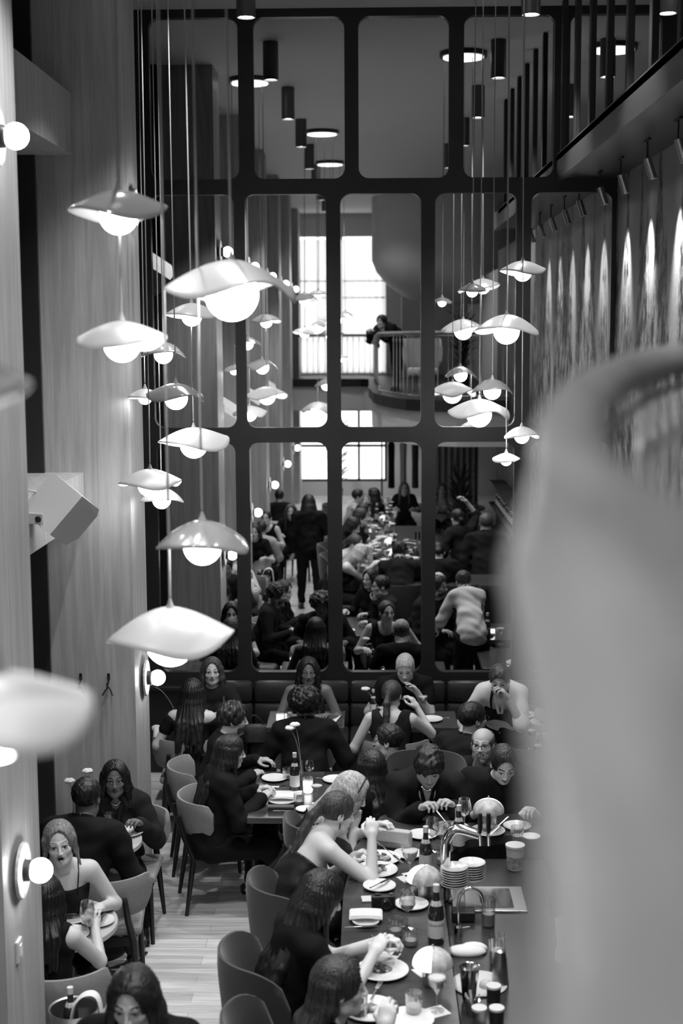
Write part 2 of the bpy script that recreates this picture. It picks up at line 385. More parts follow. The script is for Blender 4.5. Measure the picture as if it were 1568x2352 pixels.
def pendant(p, dia, gloss, label, canopy, seed, group='scalloped pendant lamps'):
    R = dia/2; mb, top = shade_mesh(R, seed, 2 if seed % 3 else 3)
    e = empty('pendant_lamp', p, random.Random(seed).uniform(0, 6), label, 'lamp', group)
    mb.build('shade', M_GLOSS if gloss else M_SHADE, e, smooth=True, sharp=60)
    MB().sph((0, 0, -.04*R), .405*R, 32).build('globe', M_GLOBE, e, smooth=True)
    MB().lathe([(.012, top-.01), (.016, top), (.010, top+.014), (.005, top+.03), (.004, top+.034)], n=12).build('finial', M_CORD, e, smooth=True)
    # cord runs to the ceiling plate
    c = e.rotation_euler.z; dx, dy = canopy[0]-p[0], canopy[1]-p[1]; L_ = math.hypot(dx, dy) or 1; q = min(.2, L_)/L_
    tx, ty = (dx*(1-0.0), dy*(1-0.0)) if L_ < .01 else (dx*min(1, .08), dy*min(1, .08))
    lx = math.cos(-c)*tx-math.sin(-c)*ty; ly = math.sin(-c)*tx+math.cos(-c)*ty
    MB().tube([(0, 0, top+.04), (lx, ly, CZ-.05-p[2])], .0042, 6).build('cord', M_CORD, e)
    return e
def canopy(x, y, label, r=.24):
    e = empty('ceiling_plate', (x, y, CZ), 0, label, 'light fitting', 'round ceiling plates of the pendant clusters')
    MB().lathe([(r, -.05), (r, -.001)], n=36).build('plate', M_SLAB, e, smooth=True)
    MB().lathe([(r-.035, -.062), (r-.035, -.05)], n=36).build('underside', mat('canopy_glow', .8, .5, emit=1.2), e, smooth=True)
CA, CB, CC, CD, CE = (-1.32, 9.4), (-.66, 5.2), (-.65, 1.5), (.95, 10.8), (2.4, 11.1)
canopy(*CA, 'round dark ceiling plate above the left pendants, seen in the top left pane')
canopy(*CB, 'round ceiling plate with a glowing underside, farther back in the second top pane')
canopy(*CC, 'smallest-looking round ceiling plate, farthest back in the second top pane')
canopy(*CD, 'round dark ceiling plate seen between the third and fourth top panes')
canopy(*CE, 'round ceiling plate seen behind the black slats at upper right')
# (px, py of the globe centre, y distance, diameter, glossy, label, cluster)
P_ = [
 (272, 490, 5.3, .345, 1, 'glossy dark-topped pendant lamp, highest of the left cluster', CB),
 (280, 785, 5.3, .335, 0, 'pale wide pendant lamp directly below the glossy highest one', CB),
 (532, 670, 5.2, .475, 0, 'largest pale pendant lamp in the upper left cluster, with a drooping right rim', CB),
 (440, 724, 9.4, .33, 0, 'small pale pendant lamp just under the left edge of the largest upper one', CA),
 (375, 812, 9.5, .31, 1, 'small glossy pendant lamp right of the pale wide one', CA),
 (404, 912, 9.1, .37, 1, 'glossy grey pendant lamp with bright round highlights mid-cluster on the left', CA),
 (333, 912, 9.6, .23, 0, 'smallest pendant lamp of the left cluster, beside the oak pier', CA),
 (445, 1018, 9.4, .455, 0, 'pale pendant lamp with a folded front rim above the glossy low one', CA),
 (345, 1110, 9.0, .40, 0, 'grey-shaded matte pendant lamp beside the pier, above the wall speaker height', CA),
 (371, 1146, 9.6, .31, 0, 'pale pendant lamp half hidden behind the grey-shaded one', CA),
 (465, 1250, 5.2, .345, 1, 'glossy pendant lamp with highlights hanging low over the back-left tables', CB),
 (392, 1466, 5.2, .47, 0, 'largest and lowest pale pendant lamp in front of the banquette wall sconce', CB),
 (-12, 1650, 1.72, .235, 0, 'out-of-focus pale pendant lamp cut by the left edge of the photo', CC),
 (1200, 624, 10.9, .33, 0, 'highest pale pendant lamp of the right cluster, beside the mural', CD),
 (1084, 668, 10.6, .21, 1, 'small glossy pendant lamp, top left of the right cluster', CD),
 (1163, 758, 10.4, .465, 0, 'widest pale pendant lamp in the right cluster with a folded left rim', CD),
 (1130, 896, 10.9, .33, 1, 'glossy grey pendant lamp in the middle of the right cluster', CD),
 (1100, 950, 11.0, .475, 0, 'wide pale pendant lamp low in the right cluster', CD),
 (1198, 1000, 10.8, .28, 0, 'pale pendant lamp half hidden by the blurred handrail', CD),
 (1162, 1056, 10.9, .21, 0, 'smallest and lowest pale pendant lamp of the right cluster', CD)]
for i, (px, py, y, dia, gl, lb, cl) in enumerate(P_): pendant(PY(px, py, y), dia, gl, lb, cl, i+1)
pendant(Vector((-.64, 1.75, 3.97)), .42, 1, 'blurred glossy pendant lamp at the left edge of the photo, at mid height', CC, 31)
pendant(Vector((-.86, 1.5, 4.65)), .30, 0, 'pale pendant lamp seen only in the mirror, highest before the bright curtain', CC, 32)
pendant(Vector((-.86, 1.2, 4.13)), .32, 0, 'pale pendant lamp seen only in the mirror just above the far railing', CC, 33)
pendant(Vector((-.42, .9, 4.3)), .30, 0, 'dark-looking pendant lamp in the mirror cut by the middle pane edge', CC, 34)
# ================================================================= SCONCES, DOWNLIGHTS, SPOTLIGHTS
M_MARBLE = mat('marble_disc', .5, .35, noise=.45, nscale=(18, 18, 18), bump=.2)
s_lab = {(9.98, 0): 'globe wall sconce on the far oak pier, beside the banquette corner', (9.98, 1): 'high globe wall sconce on the far oak pier behind the glossy top pendant',
 (6.3, 0): 'globe wall sconce on the nearest oak pier, level with the seated blonde woman', (6.3, 1): 'high globe wall sconce at the far upper left edge of the photo',
 (2.8, 0): 'low globe wall sconce nearest in the mirror, above the reflected side tables', (2.8, 1): 'high globe wall sconce reflected beside the largest pendant',
 (-.8, 0): 'low globe wall sconce in the middle of the mirrored row', (-.8, 1): 'high globe wall sconce reflected in the middle of the upper row',
 (-4.4, 0): 'low globe wall sconce farthest back in the mirror', (-4.4, 1): 'high globe wall sconce farthest back in the mirror'}
for (y, hi), lb in s_lab.items():
    z = 4.9 if hi else 1.58
    e = empty('wall_sconce', (XL, y, z), 0, lb, 'lamp', 'globe sconces on the oak piers')
    MB().lathe([(.0, .035), (.126, .035), (.131, .03), (.131, .022)], n=40, axis='X').build('marble_disc', M_MARBLE, e, smooth=True)
    MB().lathe([(.05, .0), (.05, .055), (.035, .075)], n=20, axis='X').build('neck', M_BLACK, e, smooth=True)
    MB().sph((.108, 0, 0), .057, 32).build('globe', M_GLOBE2, e, smooth=True)
def lamp(kind, name, loc, energy, size=.05, rot=None, spot=None, blend=.5, parent=None):
    l = bpy.data.lights.new(name, kind); l.energy = energy
    if kind == 'SPOT': l.spot_size = math.radians(spot); l.spot_blend = blend; l.shadow_soft_size = size
    elif kind == 'POINT': l.shadow_soft_size = size
    elif kind == 'AREA': l.size = size
    o = bpy.data.objects.new(name, l); COL.objects.link(o); o.location = loc
    if rot: o.rotation_euler = rot
    if parent: o.parent = parent
    return o
DL = [(-.95, 11.4), (-.93, 8.8), (-.9, 6.3), (-.9, 3.7), (-.9, 1.1), (-.9, -1.5), (-.9, -4.1), (1.25, 11.4), (1.25, 8.8), (1.25, 6.3), (1.2, 3.7), (2.3, 11.4), (2.3, 8.8)]
dlab = ['left one at the top of the photo', 'second row back in the mirror, left side', 'third row back in the mirror, left side', 'fourth row back in the mirror, left side', 'above the photographer, left side', 'behind the photographer, left side', 'farthest back on the left side', 'right one at the top of the photo', 'second row back in the mirror, right side', 'third row back, right side', 'fourth row back, right side', 'above the upper walkway, first', 'above the upper walkway, second']
for (x, y), lb in zip(DL, dlab):
    e = empty('ceiling_downlight', (x, y, CZ), 0, 'grey cylinder ceiling downlight, '+lb, 'light fitting', 'cylinder downlights on the ceiling')
    MB().lathe([(.0, -.002), (.075, -.002), (.075, -.36), (.068, -.36), (.066, -.33), (0, -.33)], n=28).build('housing', mat('downlight_grey', .12, .35, .3), e, smooth=True)
    MB().lathe([(0, -.335), (.06, -.335), (.06, -.345), (0, -.345)], n=24).build('lens', M_LENS, e, smooth=True)
    if y > -9: lamp('SPOT', 'downlight_beam', (0, 0, -.38), 165, .05, spot=88, blend=.6, parent=e)
# track spotlights under the walkway, washing the mural
tl = ['nearest, at the right edge of the photo', 'second from the right edge', 'third from the right edge', 'beside the black mirror edge', 'nearest the mirror wall']
for i, y in enumerate((8.15, 9.15, 10.15, 11.2, 12.2)):
    e = empty('spotlight', (1.93, y, 5.36), 0, 'small steel spotlight under the walkway, '+tl[i], 'light fitting', 'steel spotlights under the walkway')
    MB().box((0, 0, -.008), (.02, .16, .014)).tube([(0, 0, -.01), (0, 0, -.14)], .006, 8).build('stem', M_BLACK, e)
    MB().lathe([(0, 0), (.028, 0), (.03, -.15), (.026, -.15), (.024, -.14), (0, -.14)], n=20).build('barrel', M_BRUSH, e, loc=(0, 0, -.13), rot=(.0, -.32, 0), smooth=True)
    MB().lathe([(0, -.141), (.023, -.141), (.023, -.148), (0, -.148)], n=16).build('lens', M_LENS, e, loc=(0, 0, -.13), rot=(.0, -.32, 0))
    lamp('SPOT', 'spot_beam', (.05, 0, -.29), 92, .03, rot=(0, math.radians(-19), 0), spot=50, blend=1, parent=e)
# ================================================================= SPEAKERS
def speaker(loc, rz, lab, rx=-.5):
    e = empty('wall_speaker', loc, rz, lab, 'speaker', 'white wall speakers')
    b = MB(); R = Matrix.Rotation(.55, 3, 'Y') @ Matrix.Rotation(rx, 3, 'X') @ Matrix.Scale(1.05, 3)
    prof = [(-.16, -.13), (.10, -.13), (.16, -.06), (.16, .10), (.08, .14), (-.16, .14)]
    vs = [R @ Vector((sx*.12*(1 if y < .1 else .8), y, z)) + Vector((.20, 0, 0)) for sx in (-1, 1) for (y, z) in prof]
    n = len(prof); b.add(vs, [tuple(range(n))[::-1], tuple(range(n, 2*n))]+[(i, (i+1) % n, n+(i+1) % n, n+i) for i in range(n)])
    b.build('cabinet', M_WHITE, e)
    MB().box((.13, -.235, -.01), (.26, .012, .065), bev=.005).box((.006, -.15, -.01), (.012, .18, .09)).build('bracket', M_WHITE, e)
    MB().lathe([(0, 0), (.018, 0), (.018, .012), (0, .012)], c=(.235, -.255, -.01), n=12, axis='Y').build('bracket_knob', M_BLACK, e)
    MB().tube(spline([Vector((.0, -.18, .03)), Vector((.03, -.24, .12)), Vector((.10, -.22, .15)), Vector((.15, -.12, .12))], 6), .006, 8).build('cable', M_WHITE, e, smooth=True)
sz = PY(85, 1172, 8.25).z
sp_ = [((-1.96, 8.25, sz), 'white wall speaker on its bracket, tilted down from the lower oak beam at left'), ((-2.3, 11.5, PY(365, 605, 11.5).z), 'white boxy speaker in the recess just behind the far pier'), ((-1.96, 4.9, sz), 'white wall speaker in the mirror beside the folded-rim pendant'), ((-1.96, 1.3, sz), 'white square speaker in the mirror under the wide pendant')]
for p, lb in sp_: speaker(p, -.5, lb)
# coat hooks and a switch
for x in (-2.27, -2.5):
    pass
hl = ['double black coat hook on the pier, right one', 'double black coat hook on the pier, half hidden behind the blurred lamp']
for x, lb in zip((PY(250, 1570, 9.65).x, PY(186, 1565, 9.65).x), hl):
    e = empty('coat_hook', (x, 9.65, PY(250, 1570, 9.65).z), 0, lb, 'hook', 'black coat hooks')
    MB().box((0, -.006, .05), (.02, .01, .05), bev=.004).tube([(0, -.01, .05), (0, -.03, .0), (0, -.06, -.02), (.0, -.07, .02)], .006, 8).tube([(-.035, -.06, -.07), (-.02, -.04, -.04), (0, -.015, -.02), (.02, -.04, -.04), (.035, -.06, -.07)], .006, 8).build('hook', M_BLACK, e)
p = PY(50, 2182, 6.25)
e = empty('wall_switch', (XL, 6.25, p.z), 0, 'small white square wall switch below the sconce on the nearest pier', 'switch')
MB().box((.008, 0, 0), (.016, .08, .105), bev=.004).build('plate', M_WHITE, e); MB().box((.018, 0, 0), (.006, .035, .055), bev=.002).build('rocker', M_PORC, e)

# small recessed lights over the mezzanine and under it
rl_ = [((.9, -1.6, 5.9), 1), ((-.5, -2.9, 6.82), 1), ((1.5, 1.2, 6.82), 1), ((.4, -7.8, 2.62), 0), ((-1.2, -8.2, 2.62), 0)]
for i, ((x, y, z), k) in enumerate(rl_):
    z = CZ if k else 2.62
    e = empty('recessed_light', (x, y, z), 0, 'tiny round recessed ceiling light reflected far back in the mirror', 'light fitting', 'tiny recessed ceiling lights')
    MB().lathe([(0, -.012), (.05, -.012), (.055, 0)], n=20).build('lens', M_LENS, e, smooth=True)
    lamp('SPOT', 'recessed_beam', (0, 0, -.03), 60 if k else 50, .04, spot=120, blend=.7, parent=e)
# ================================================================= FOREGROUND BALUSTRADE
M_RAIL = wood_mat('handrail_oak', .18, 'Y', .2, .35)
near = [(1760, 2950, .32), (1690, 2352, .42), (1550, 1700, .58), (1400, 1250, .80), (1318, 1060, .95), (1330, 935, 1.2), (1405, 872, 1.7), (1500, 838, 2.3)]
npt = [PY(*q) for q in near]
zr = H-.13
back = [Vector((-1.62, -6.84, zr)), Vector((-.25, -6.84, zr)), Vector((.06, -6.6, zr)), Vector((.07, -5, zr)), Vector((.08, -3, zr)), Vector((.12, -1.2, zr-.06)), Vector((.15, -.35, H-.30)), Vector((.125, .12, H-.26))]
tail = [Vector((.66, 2.85, H-.055)), Vector((.95, 3.15, H-.055)), Vector((1.5, 3.28, H-.055)), Vector((3.35, 3.35, H-.055))]
rp = spline(back+npt+tail, 8)
bal = empty('balcony_railing', (.1, 0, MEZ), 0, 'big out-of-focus curved wooden balcony railing in the right foreground', 'railing')
off = Vector((-.1, 0, -MEZ))
MB().tube([p+off for p in rp], [.04 if p.y < -.2 else .04+.022*min(1, (p.y+.2)/.5) if p.y < .75 else max(.027+.010*min(1, max(0, p.y-1.2)), .062-.035*(p.y-.77)/.15) for p in rp], 20, flat=.72).build('handrail', M_RAIL, bal, smooth=True)
cum = [0]
for i in range(1, len(rp)): cum.append(cum[-1]+(rp[i]-rp[i-1]).length)
def along(s):
    for i in range(1, len(rp)):
        if cum[i] >= s: t = (s-cum[i-1])/(cum[i]-cum[i-1]); return rp[i-1].lerp(rp[i], t)
    return rp[-1]
lr_ = []; s = .05
bars = []
while s < cum[-1]:
    p = along(s); bars.append(p+Vector((0.03 if p.y < .9 else 0, -.0 if p.y < .9 else -.05, 0))); s += .17 if p.y > 1.4 else .065
br = MB().tube([p+off+Vector((.03 if p.y < .9 else 0, 0 if p.y < .9 else -.05, -.10)) for p in rp if p.y < -.5 or p.y > 1.2][:0] or [p+off+Vector((.03 if p.y < .9 else 0, 0 if p.y < .9 else -.05, -.045)) for p in rp], .005, 8)
br.build('under_rail', M_BRUSH, bal, smooth=True)
bp_ = [Vector((p.x+.05, p.y-.06 if p.y > .9 else p.y, MEZ+.06)) for p in rp]
MB().tube([p+off for p in bp_], .014, 8).build('bottom_rail', M_BRUSH, bal, smooth=True)
M_BAL = mat('patinated_metal', .55, .35, .5)
use = [p for p in bars if p.y > .95] + [p for p in bars if p.y <= .95][::2]
use = [p for p in use if not (-.9 < p.y < 1.9)][:98]
bmh = None
for i, p in enumerate(use):
    h = p.z-.02-(MEZ+.06)
    if bmh is None: 
        bmh = MB().lathe([(.006, 0), (.006, .12), (.010, .16), (.006, .2), (.006, .86), (.012, .895), (.014, .91), (.008, .93), (.006, .95), (.006, 1.0)], n=10).mesh('baluster'); bmh.materials.append(M_BAL)
        bmh.polygons.foreach_set('use_smooth', [True]*len(bmh.polygons))
    o = bpy.data.objects.new('baluster', bmh); COL.objects.link(o); o.parent = bal; o.location = Vector((p.x, p.y, MEZ+.06))+off; o.scale = (1, 1, h)
# ================================================================= FURNITURE BUILDERS
def curved_panel(r, a0, a1, z0, z1, th, cy, bulge=.0, n=22, lean=0, rc=.06):
    # upholstered shell on an arc, rounded corners
    mb = MB(); vs = []; m = 8
    for i in range(n+1):
        u = i/n; a = math.radians(a0+(a1-a0)*u); e = min(u, 1-u)*abs(math.radians(a1-a0))*r
        c = rc-math.sqrt(max(0, rc*rc-max(0, rc-e)**2)) if e < rc else 0
        for j in range(m+1):
            v = j/m; z = (z0+c)+(z1-c-z0-c)*v; k = 1-abs(2*v-1)**4
            for sgn in (0, 1):
                rr = r+(th*.5*(.35+.65*k))*(1 if sgn else -1)+lean*(z-z0)
                vs.append((rr*math.cos(a), cy+rr*math.sin(a), z))
    def I(i, j, s): return (i*(m+1)+j)*2+s
    fs = []
    for i in range(n):
        for j in range(m):
            fs.append((I(i, j, 0), I(i+1, j, 0), I(i+1, j+1, 0), I(i, j+1, 0))); fs.append((I(i, j, 1), I(i, j+1, 1), I(i+1, j+1, 1), I(i+1, j, 1)))
        fs.append((I(i, 0, 0), I(i, 0, 1), I(i+1, 0, 1), I(i+1, 0, 0))); fs.append((I(i, m, 0), I(i+1, m, 0), I(i+1, m, 1), I(i, m, 1)))
    for j in range(m):
        fs.append((I(0, j, 0), I(0, j+1, 0), I(0, j+1, 1), I(0, j, 1))); fs.append((I(n, j, 0), I(n, j, 1), I(n, j+1, 1), I(n, j+1, 0)))
    return mb.add(vs, fs)
def dining_chair(loc, rz, label, group='upholstered dining chairs'):
    e = empty('dining_chair', loc, rz, label, 'chair', group)
    MB().box((0, 0, .445), (.46, .44, .06), bev=.028).build('seat', M_FABD if 'dark seat' in label else M_FAB, e, smooth=True)
    curved_panel(.27, 198, 342, .56, .80, .045, -.02, lean=.12).build('backrest', M_FAB, e, smooth=True, sharp=50)
    for sx in (-1, 1):
        MB().tube([(sx*.19, .18, .42), (sx*.205, .20, 0)], [.02, .014], 10).build('leg', M_BWOOD, e, smooth=True)
        MB().tube([(sx*.14, -.335, .70), (sx*.155, -.30, .55), (sx*.18, -.24, .40), (sx*.21, -.30, 0)], [.017, .021, .023, .013], 10).build('leg', M_BWOOD, e, smooth=True)
    MB().bb(-.2, .2, .17, .2, .36, .41).bb(-.2, .2, -.23, -.2, .36, .41).bb(-.2, -.17, -.2, .2, .36, .41).bb(.17, .2, -.2, .2, .36, .41).build('apron', M_BWOOD, e)
    return e
def shell_chair(loc, rz, label, seat=.70):
    e = empty('bar_chair', loc, rz, label, 'chair', 'dark winged bar chairs')
    MB().box((0, 0, seat-.04), (.46, .44, .09), bev=.035).build('seat', M_FABD, e, smooth=True)
    p = curved_panel(.25, 185, 355, seat-.05, seat+.46, .04, .0, lean=.1, rc=.18); p.build('backrest', M_FABD, e, smooth=True, sharp=60)
    for sx in (-1, 1):
        for sy in (-1, 1): MB().tube([(sx*.17, sy*.16, seat-.08), (sx*.20, sy*.2, 0)], [.016, .012], 10).build('leg', M_BWOOD, e, smooth=True)
    MB().tube([(-.19, .18, .22), (.19, .18, .22)], .009, 8).build('footrest', M_BRUSH, e)
    return e
def rect_table(x0, x1, y0, y1, z, label, m=None, cat='table'):
    e = empty('dining_table', ((x0+x1)/2, (y0+y1)/2, 0), 0, label, cat)
    dx, dy = (x1-x0)/2, (y1-y0)/2
    MB().bb(-dx, dx, -dy, dy, z-.045, z, bev=.006).build('tabletop', m or M_COUNTER, e)
    MB().bb(-.05, .05, -.05, .05, .03, z-.045).build('pedestal', M_BWOOD, e)
    MB().bb(-dx*.55, dx*.55, -dy*.55, dy*.55, 0, .03, bev=.01).build('base', M_BWOOD, e)
    return e
def round_table(x, y, r, z, label, m=None):
    e = empty('round_table', (x, y, 0), 0, label, 'table')
    MB().lathe([(0, z-.035), (r-.02, z-.035), (r, z-.03), (r, z-.004), (r-.004, z), (0, z)], n=56).build('tabletop', m or M_STONE, e, smooth=True)
    MB().lathe([(.035, .02), (.035, z-.035)], n=16).build('pedestal', M_BWOOD, e, smooth=True)
    MB().lathe([(.22, 0), (.22, .015), (.04, .035)], n=32).build('base', M_BWOOD, e, smooth=True)
    return e
# ---- small things; every builder makes one thing standing at its base
_n = {}
def things(name, p, label, cat, group=None, rz=0):
    return empty(name, p, rz, label, cat, group)
def plate(p, d, label, food=0, group='white plates', seed=0):
    e = things('plate', p, label, 'plate', group); r = d/2
    MB().lathe([(0, .003), (r*.55, .003), (r*.62, .002), (r*.95, .014), (r, .018), (r*.99, .021), (r*.66, .010), (r*.6, .007), (0, .007)], n=40).build('dish', M_PORC, e, smooth=True)
    return e
def food(p, label, seed, r=.05, kind='food'):
    e = things('food', p, label, 'food', 'portions of food on the plates'); rs = random.Random(seed); b = MB(); g = MB(); q = MB()
    for i in range(9):
        a, d_ = rs.uniform(0, 6.28), rs.uniform(0, r); c = (d_*math.cos(a), d_*math.sin(a), rs.uniform(.006, .02))
        (b, g, q)[i % 3].box(c, (rs.uniform(.02, .045), rs.uniform(.015, .03), rs.uniform(.01, .024)), rot=(rs.uniform(-.5, .5), rs.uniform(-.5, .5), rs.uniform(0, 3)), bev=.008)
    for k_, q_ in enumerate((b, g, q)): q_.sph((.01*k_-.01, .008*k_, .004), (r*.75, r*.62, .006+.002*k_), 18)
    b.build('browned_piece', mat('food_dark', .05, .4), e, smooth=True); g.build('pale_piece', mat('food_pale', .5, .6), e, smooth=True); q.build('garnish', mat('food_mid', .2, .6), e, smooth=True)
    return e
def cutlery(p, rz, kind, label, L=.2):
    e = things(kind, p, label, kind, 'steel cutlery', rz)
    if kind == 'fork':
        MB().tube([(-L/2, 0, .004), (L*.2, 0, .004)], [.004, .003], 8, flat=.5).build('handle', M_STEEL, e, smooth=True)
        b = MB().box((L*.28, 0, .005), (.045, .02, .003), bev=.001)
        for k in range(4): b.box((L*.42, (k-1.5)*.0058, .006), (.05, .003, .002))
        b.build('tines', M_STEEL, e)
    else:
        MB().tube([(-L/2, 0, .005), (0, 0, .005)], [.006, .005], 8, flat=.5).build('handle', M_STEEL, e, smooth=True)
        MB().box((L*.25, 0, .004), (L*.5, .017, .0022), bev=.001).build('blade', M_STEEL, e)
    return e
def glass_lathe(outer, th, mat_, e, name, n=28):
    inner = [(max(0, r-th), z+(th if i == 0 else 0)) for i, (r, z) in enumerate(outer)][::-1]
    return MB().lathe(outer+inner, n=n).build(name, mat_, e, smooth=True)
def wine_glass(p, label, h=.21, fill=.0, group='stemmed wine glasses', rb=.042):
    e = things('wine_glass', p, label, 'glass', group); zb = h*.45
    MB().lathe([(.034, 0), (.034, .002), (.006, .008), (.0038, .02), (.0038, zb-.01), (.009, zb)], n=24).build('stem', M_GLASS, e, smooth=True)
    glass_lathe([(.004, zb-.002), (rb*.7, zb+h*.08), (rb, zb+h*.2), (rb*.96, zb+h*.35), (rb*.8, h)], .0014, M_GLASS, e, 'bowl')
    if fill: MB().lathe([(0, zb+.004), (rb*.64, zb+h*.08), (rb*.93, zb+h*fill), (0, zb+h*fill)], n=24).build('drink', M_DRINK, e, smooth=True)
    return e
def coupe(p, label, h=.16, fill=1, tall=0):
    e = things('coupe_glass', p, label, 'glass', 'stemmed coupe glasses'); zb = h*.58; r = .046
    MB().lathe([(.034, 0), (.034, .002), (.005, .008), (.0035, .02), (.0035, zb), (.008, zb+.004)], n=24).build('stem', M_GLASS, e, smooth=True)
    pr = [(.004, zb), (r*.45, zb+.018), (r*.85, zb+.045), (r, h)] if not tall else [(.004, zb-.02), (r*.5, zb+.01), (r*.9, zb+.035), (r*.85, h)]
    glass_lathe(pr, .0014, M_GLASS, e, 'bowl')
    if fill: MB().lathe([(0, pr[0][1]+.004), (pr[1][0]-.003, pr[1][1]), (pr[2][0]-.003, pr[2][1]), (r*.88, h-.008), (0, h-.008)], n=24).build('drink', M_DRINK, e, smooth=True)
    return e
def tumbler(p, label, h=.09, r=.036, fill=.4, fl=.05, candle=0):
    nm = 'candle_holder' if candle else 'tumbler'
    e = things(nm, p, label, 'candle' if candle else 'glass', 'votive candles in ribbed glass' if candle else 'low tumblers')
    outer = [(r*.88, 0), (r*.92, .002), (r, h)]; inner = [(r-.003, h), (r*.86, .008), (0, .008)]
    MB().lathe([(0, 0)]+outer+inner, n=40, fl=fl).build('glass', M_GLASS, e, smooth=False)
    if candle: MB().lathe([(0, .009), (r*.7, .009), (r*.7, h*.6), (0, h*.6)], n=20).build('candle', M_CANDLE, e, smooth=True)
    elif fill: MB().lathe([(0, .010), (r*.82, .010), (r*.86, h*fill), (0, h*fill)], n=24).build('drink', mat('iced_water', .45, .15), e, smooth=True)
    return e
def bottle(p, label, h=.29, r=.036, text=None, m=None):
    e = things('bottle', p, label, 'bottle', 'dark glass water and wine bottles')
    MB().lathe([(0, 0), (r*.95, 0), (r, .006), (r, h*.50), (r*.9, h*.6), (r*.42, h*.76), (r*.34, h*.94), (0, h*.94)], n=28).build('body', m or M_DARKGLASS, e, smooth=True)
    MB().lathe([(0, h*.88), (r*.40, h*.88), (r*.42, h), (0, h)], n=16).build('cap', M_WHITE, e, smooth=True)
    MB().lathe([(r+.0008, h*.12), (r+.0008, h*.42)], n=28).build('label', M_LABEL, e, smooth=True)
    MB().lathe([(r*.74, h*.655), (r*.5, h*.735)], n=20).build('neck_label', M_LABEL, e, smooth=True)
    if text:
        c = bpy.data.curves.new('printed_name', 'FONT'); c.body = text; c.size = .016; c.align_x = 'CENTER'; c.extrude = .0003
        me_o = bpy.data.objects.new('tmp', c); COL.objects.link(me_o); dg = bpy.context.evaluated_depsgraph_get(); me = bpy.data.meshes.new_from_object(me_o.evaluated_get(dg)); bpy.data.objects.remove(me_o)
        for v in me.vertices: a = v.co.x/r; v.co = Vector((math.sin(a)*(r+.002), -math.cos(a)*(r+.002), v.co.y+h*.33))
        link('printed_name', me, M_INK, e)
    return e
def flower_vase(p, label, heads, hv=.16):
    e = things('flower_vase', p, label, 'vase', 'slim vases with white poppies')
    glass_lathe([(.018, 0), (.02, .004), (.014, hv*.5), (.012, hv)], .0015, M_GLASS, e, 'vase', 18)
    for i, (dx, dy, dz) in enumerate(heads):
        s_ = MB().tube(spline([Vector((0, 0, .01)), Vector((dx*.1, dy*.1, hv)), Vector((dx*.5, dy*.5, dz*.8)), Vector((dx, dy, dz))], 5), .0022, 6).build('stem', mat('flower_stem', .3, .6), e, smooth=True)
        b = MB()
        for k in range(5):
            a = k*1.257+i; b.sph((dx+.018*math.cos(a), dy+.018*math.sin(a), dz+.008), (.022, .022, .014), 10)
        b.build('blossom', M_LINEN, s_, smooth=True)
    return e
def napkin(p, rz, label, s=(.17, .12)):
    e = things('napkin', p, label, 'napkin', 'folded white napkins', rz)
    vs = []; n = 10
    b = MB()
    for k in range(3):
        vs = [((i/n-.5)*s[0]*(1-.04*k), (j-.5)*s[1]*(1-.1*k), .004+k*.006+.010*math.cos((i/n-.5)*3)*(1-.3*k)) for i in range(n+1) for j in (0, 1)]
        vs += [(x, y, z-.005) for x, y, z in vs]; m_ = 2*(n+1)
        fs = [(2*i, 2*i+1, 2*i+3, 2*i+2) for i in range(n)]+[(m_+2*i, m_+2*i+2, m_+2*i+3, m_+2*i+1) for i in range(n)]
        fs += [(2*i, 2*i+2, m_+2*i+2, m_+2*i) for i in range(n)]+[(2*i+1, m_+2*i+1, m_+2*i+3, 2*i+3) for i in range(n)]+[(0, m_, m_+1, 1), (2*n, 2*n+1, m_+2*n+1, m_+2*n)]
        b.add(vs, fs)
    b.build('cloth', M_LINEN, e, smooth=False); return e
def dome_lamp(p, label, lit=.5, rz=0):
    e = things('dome_lamp', p, label, 'lamp', 'small domed lamps on the bar', rz)
    MB().lathe([(0, 0), (.045, 0), (.045, .09), (.03, .1), (0, .1)], n=36, fl=.05).build('base', M_GLASS, e)
    MB().lathe([(0, .003), (.033, .003), (.033, .085), (0, .085)], n=24).build('core', M_BRUSH, e, smooth=True)
    def halfdome(a0, a1):
        r = .095; n = 16; m_ = 10; vs = [(r*math.cos(a0+(a1-a0)*i/n)*math.sin(PI/2*j/m_), r*math.sin(a0+(a1-a0)*i/n)*math.sin(PI/2*j/m_), .10+r*.82*math.cos(PI/2*j/m_)) for i in range(n+1) for j in range(m_+1)]
        return MB().add(vs, [(i*(m_+1)+j, (i+1)*(m_+1)+j, (i+1)*(m_+1)+j+1, i*(m_+1)+j+1) for i in range(n) for j in range(m_)])
    halfdome(PI*.5, PI*1.5).build('lit_shade', mat('lit_opal', .9, .3, emit=.45), e, smooth=True)
    halfdome(-PI*.5, PI*.5).build('marbled_shade', M_MARBLE, e, smooth=True)
    MB().sph((0, 0, .19), .008, 10).build('finial', M_STEEL, e, smooth=True); return e
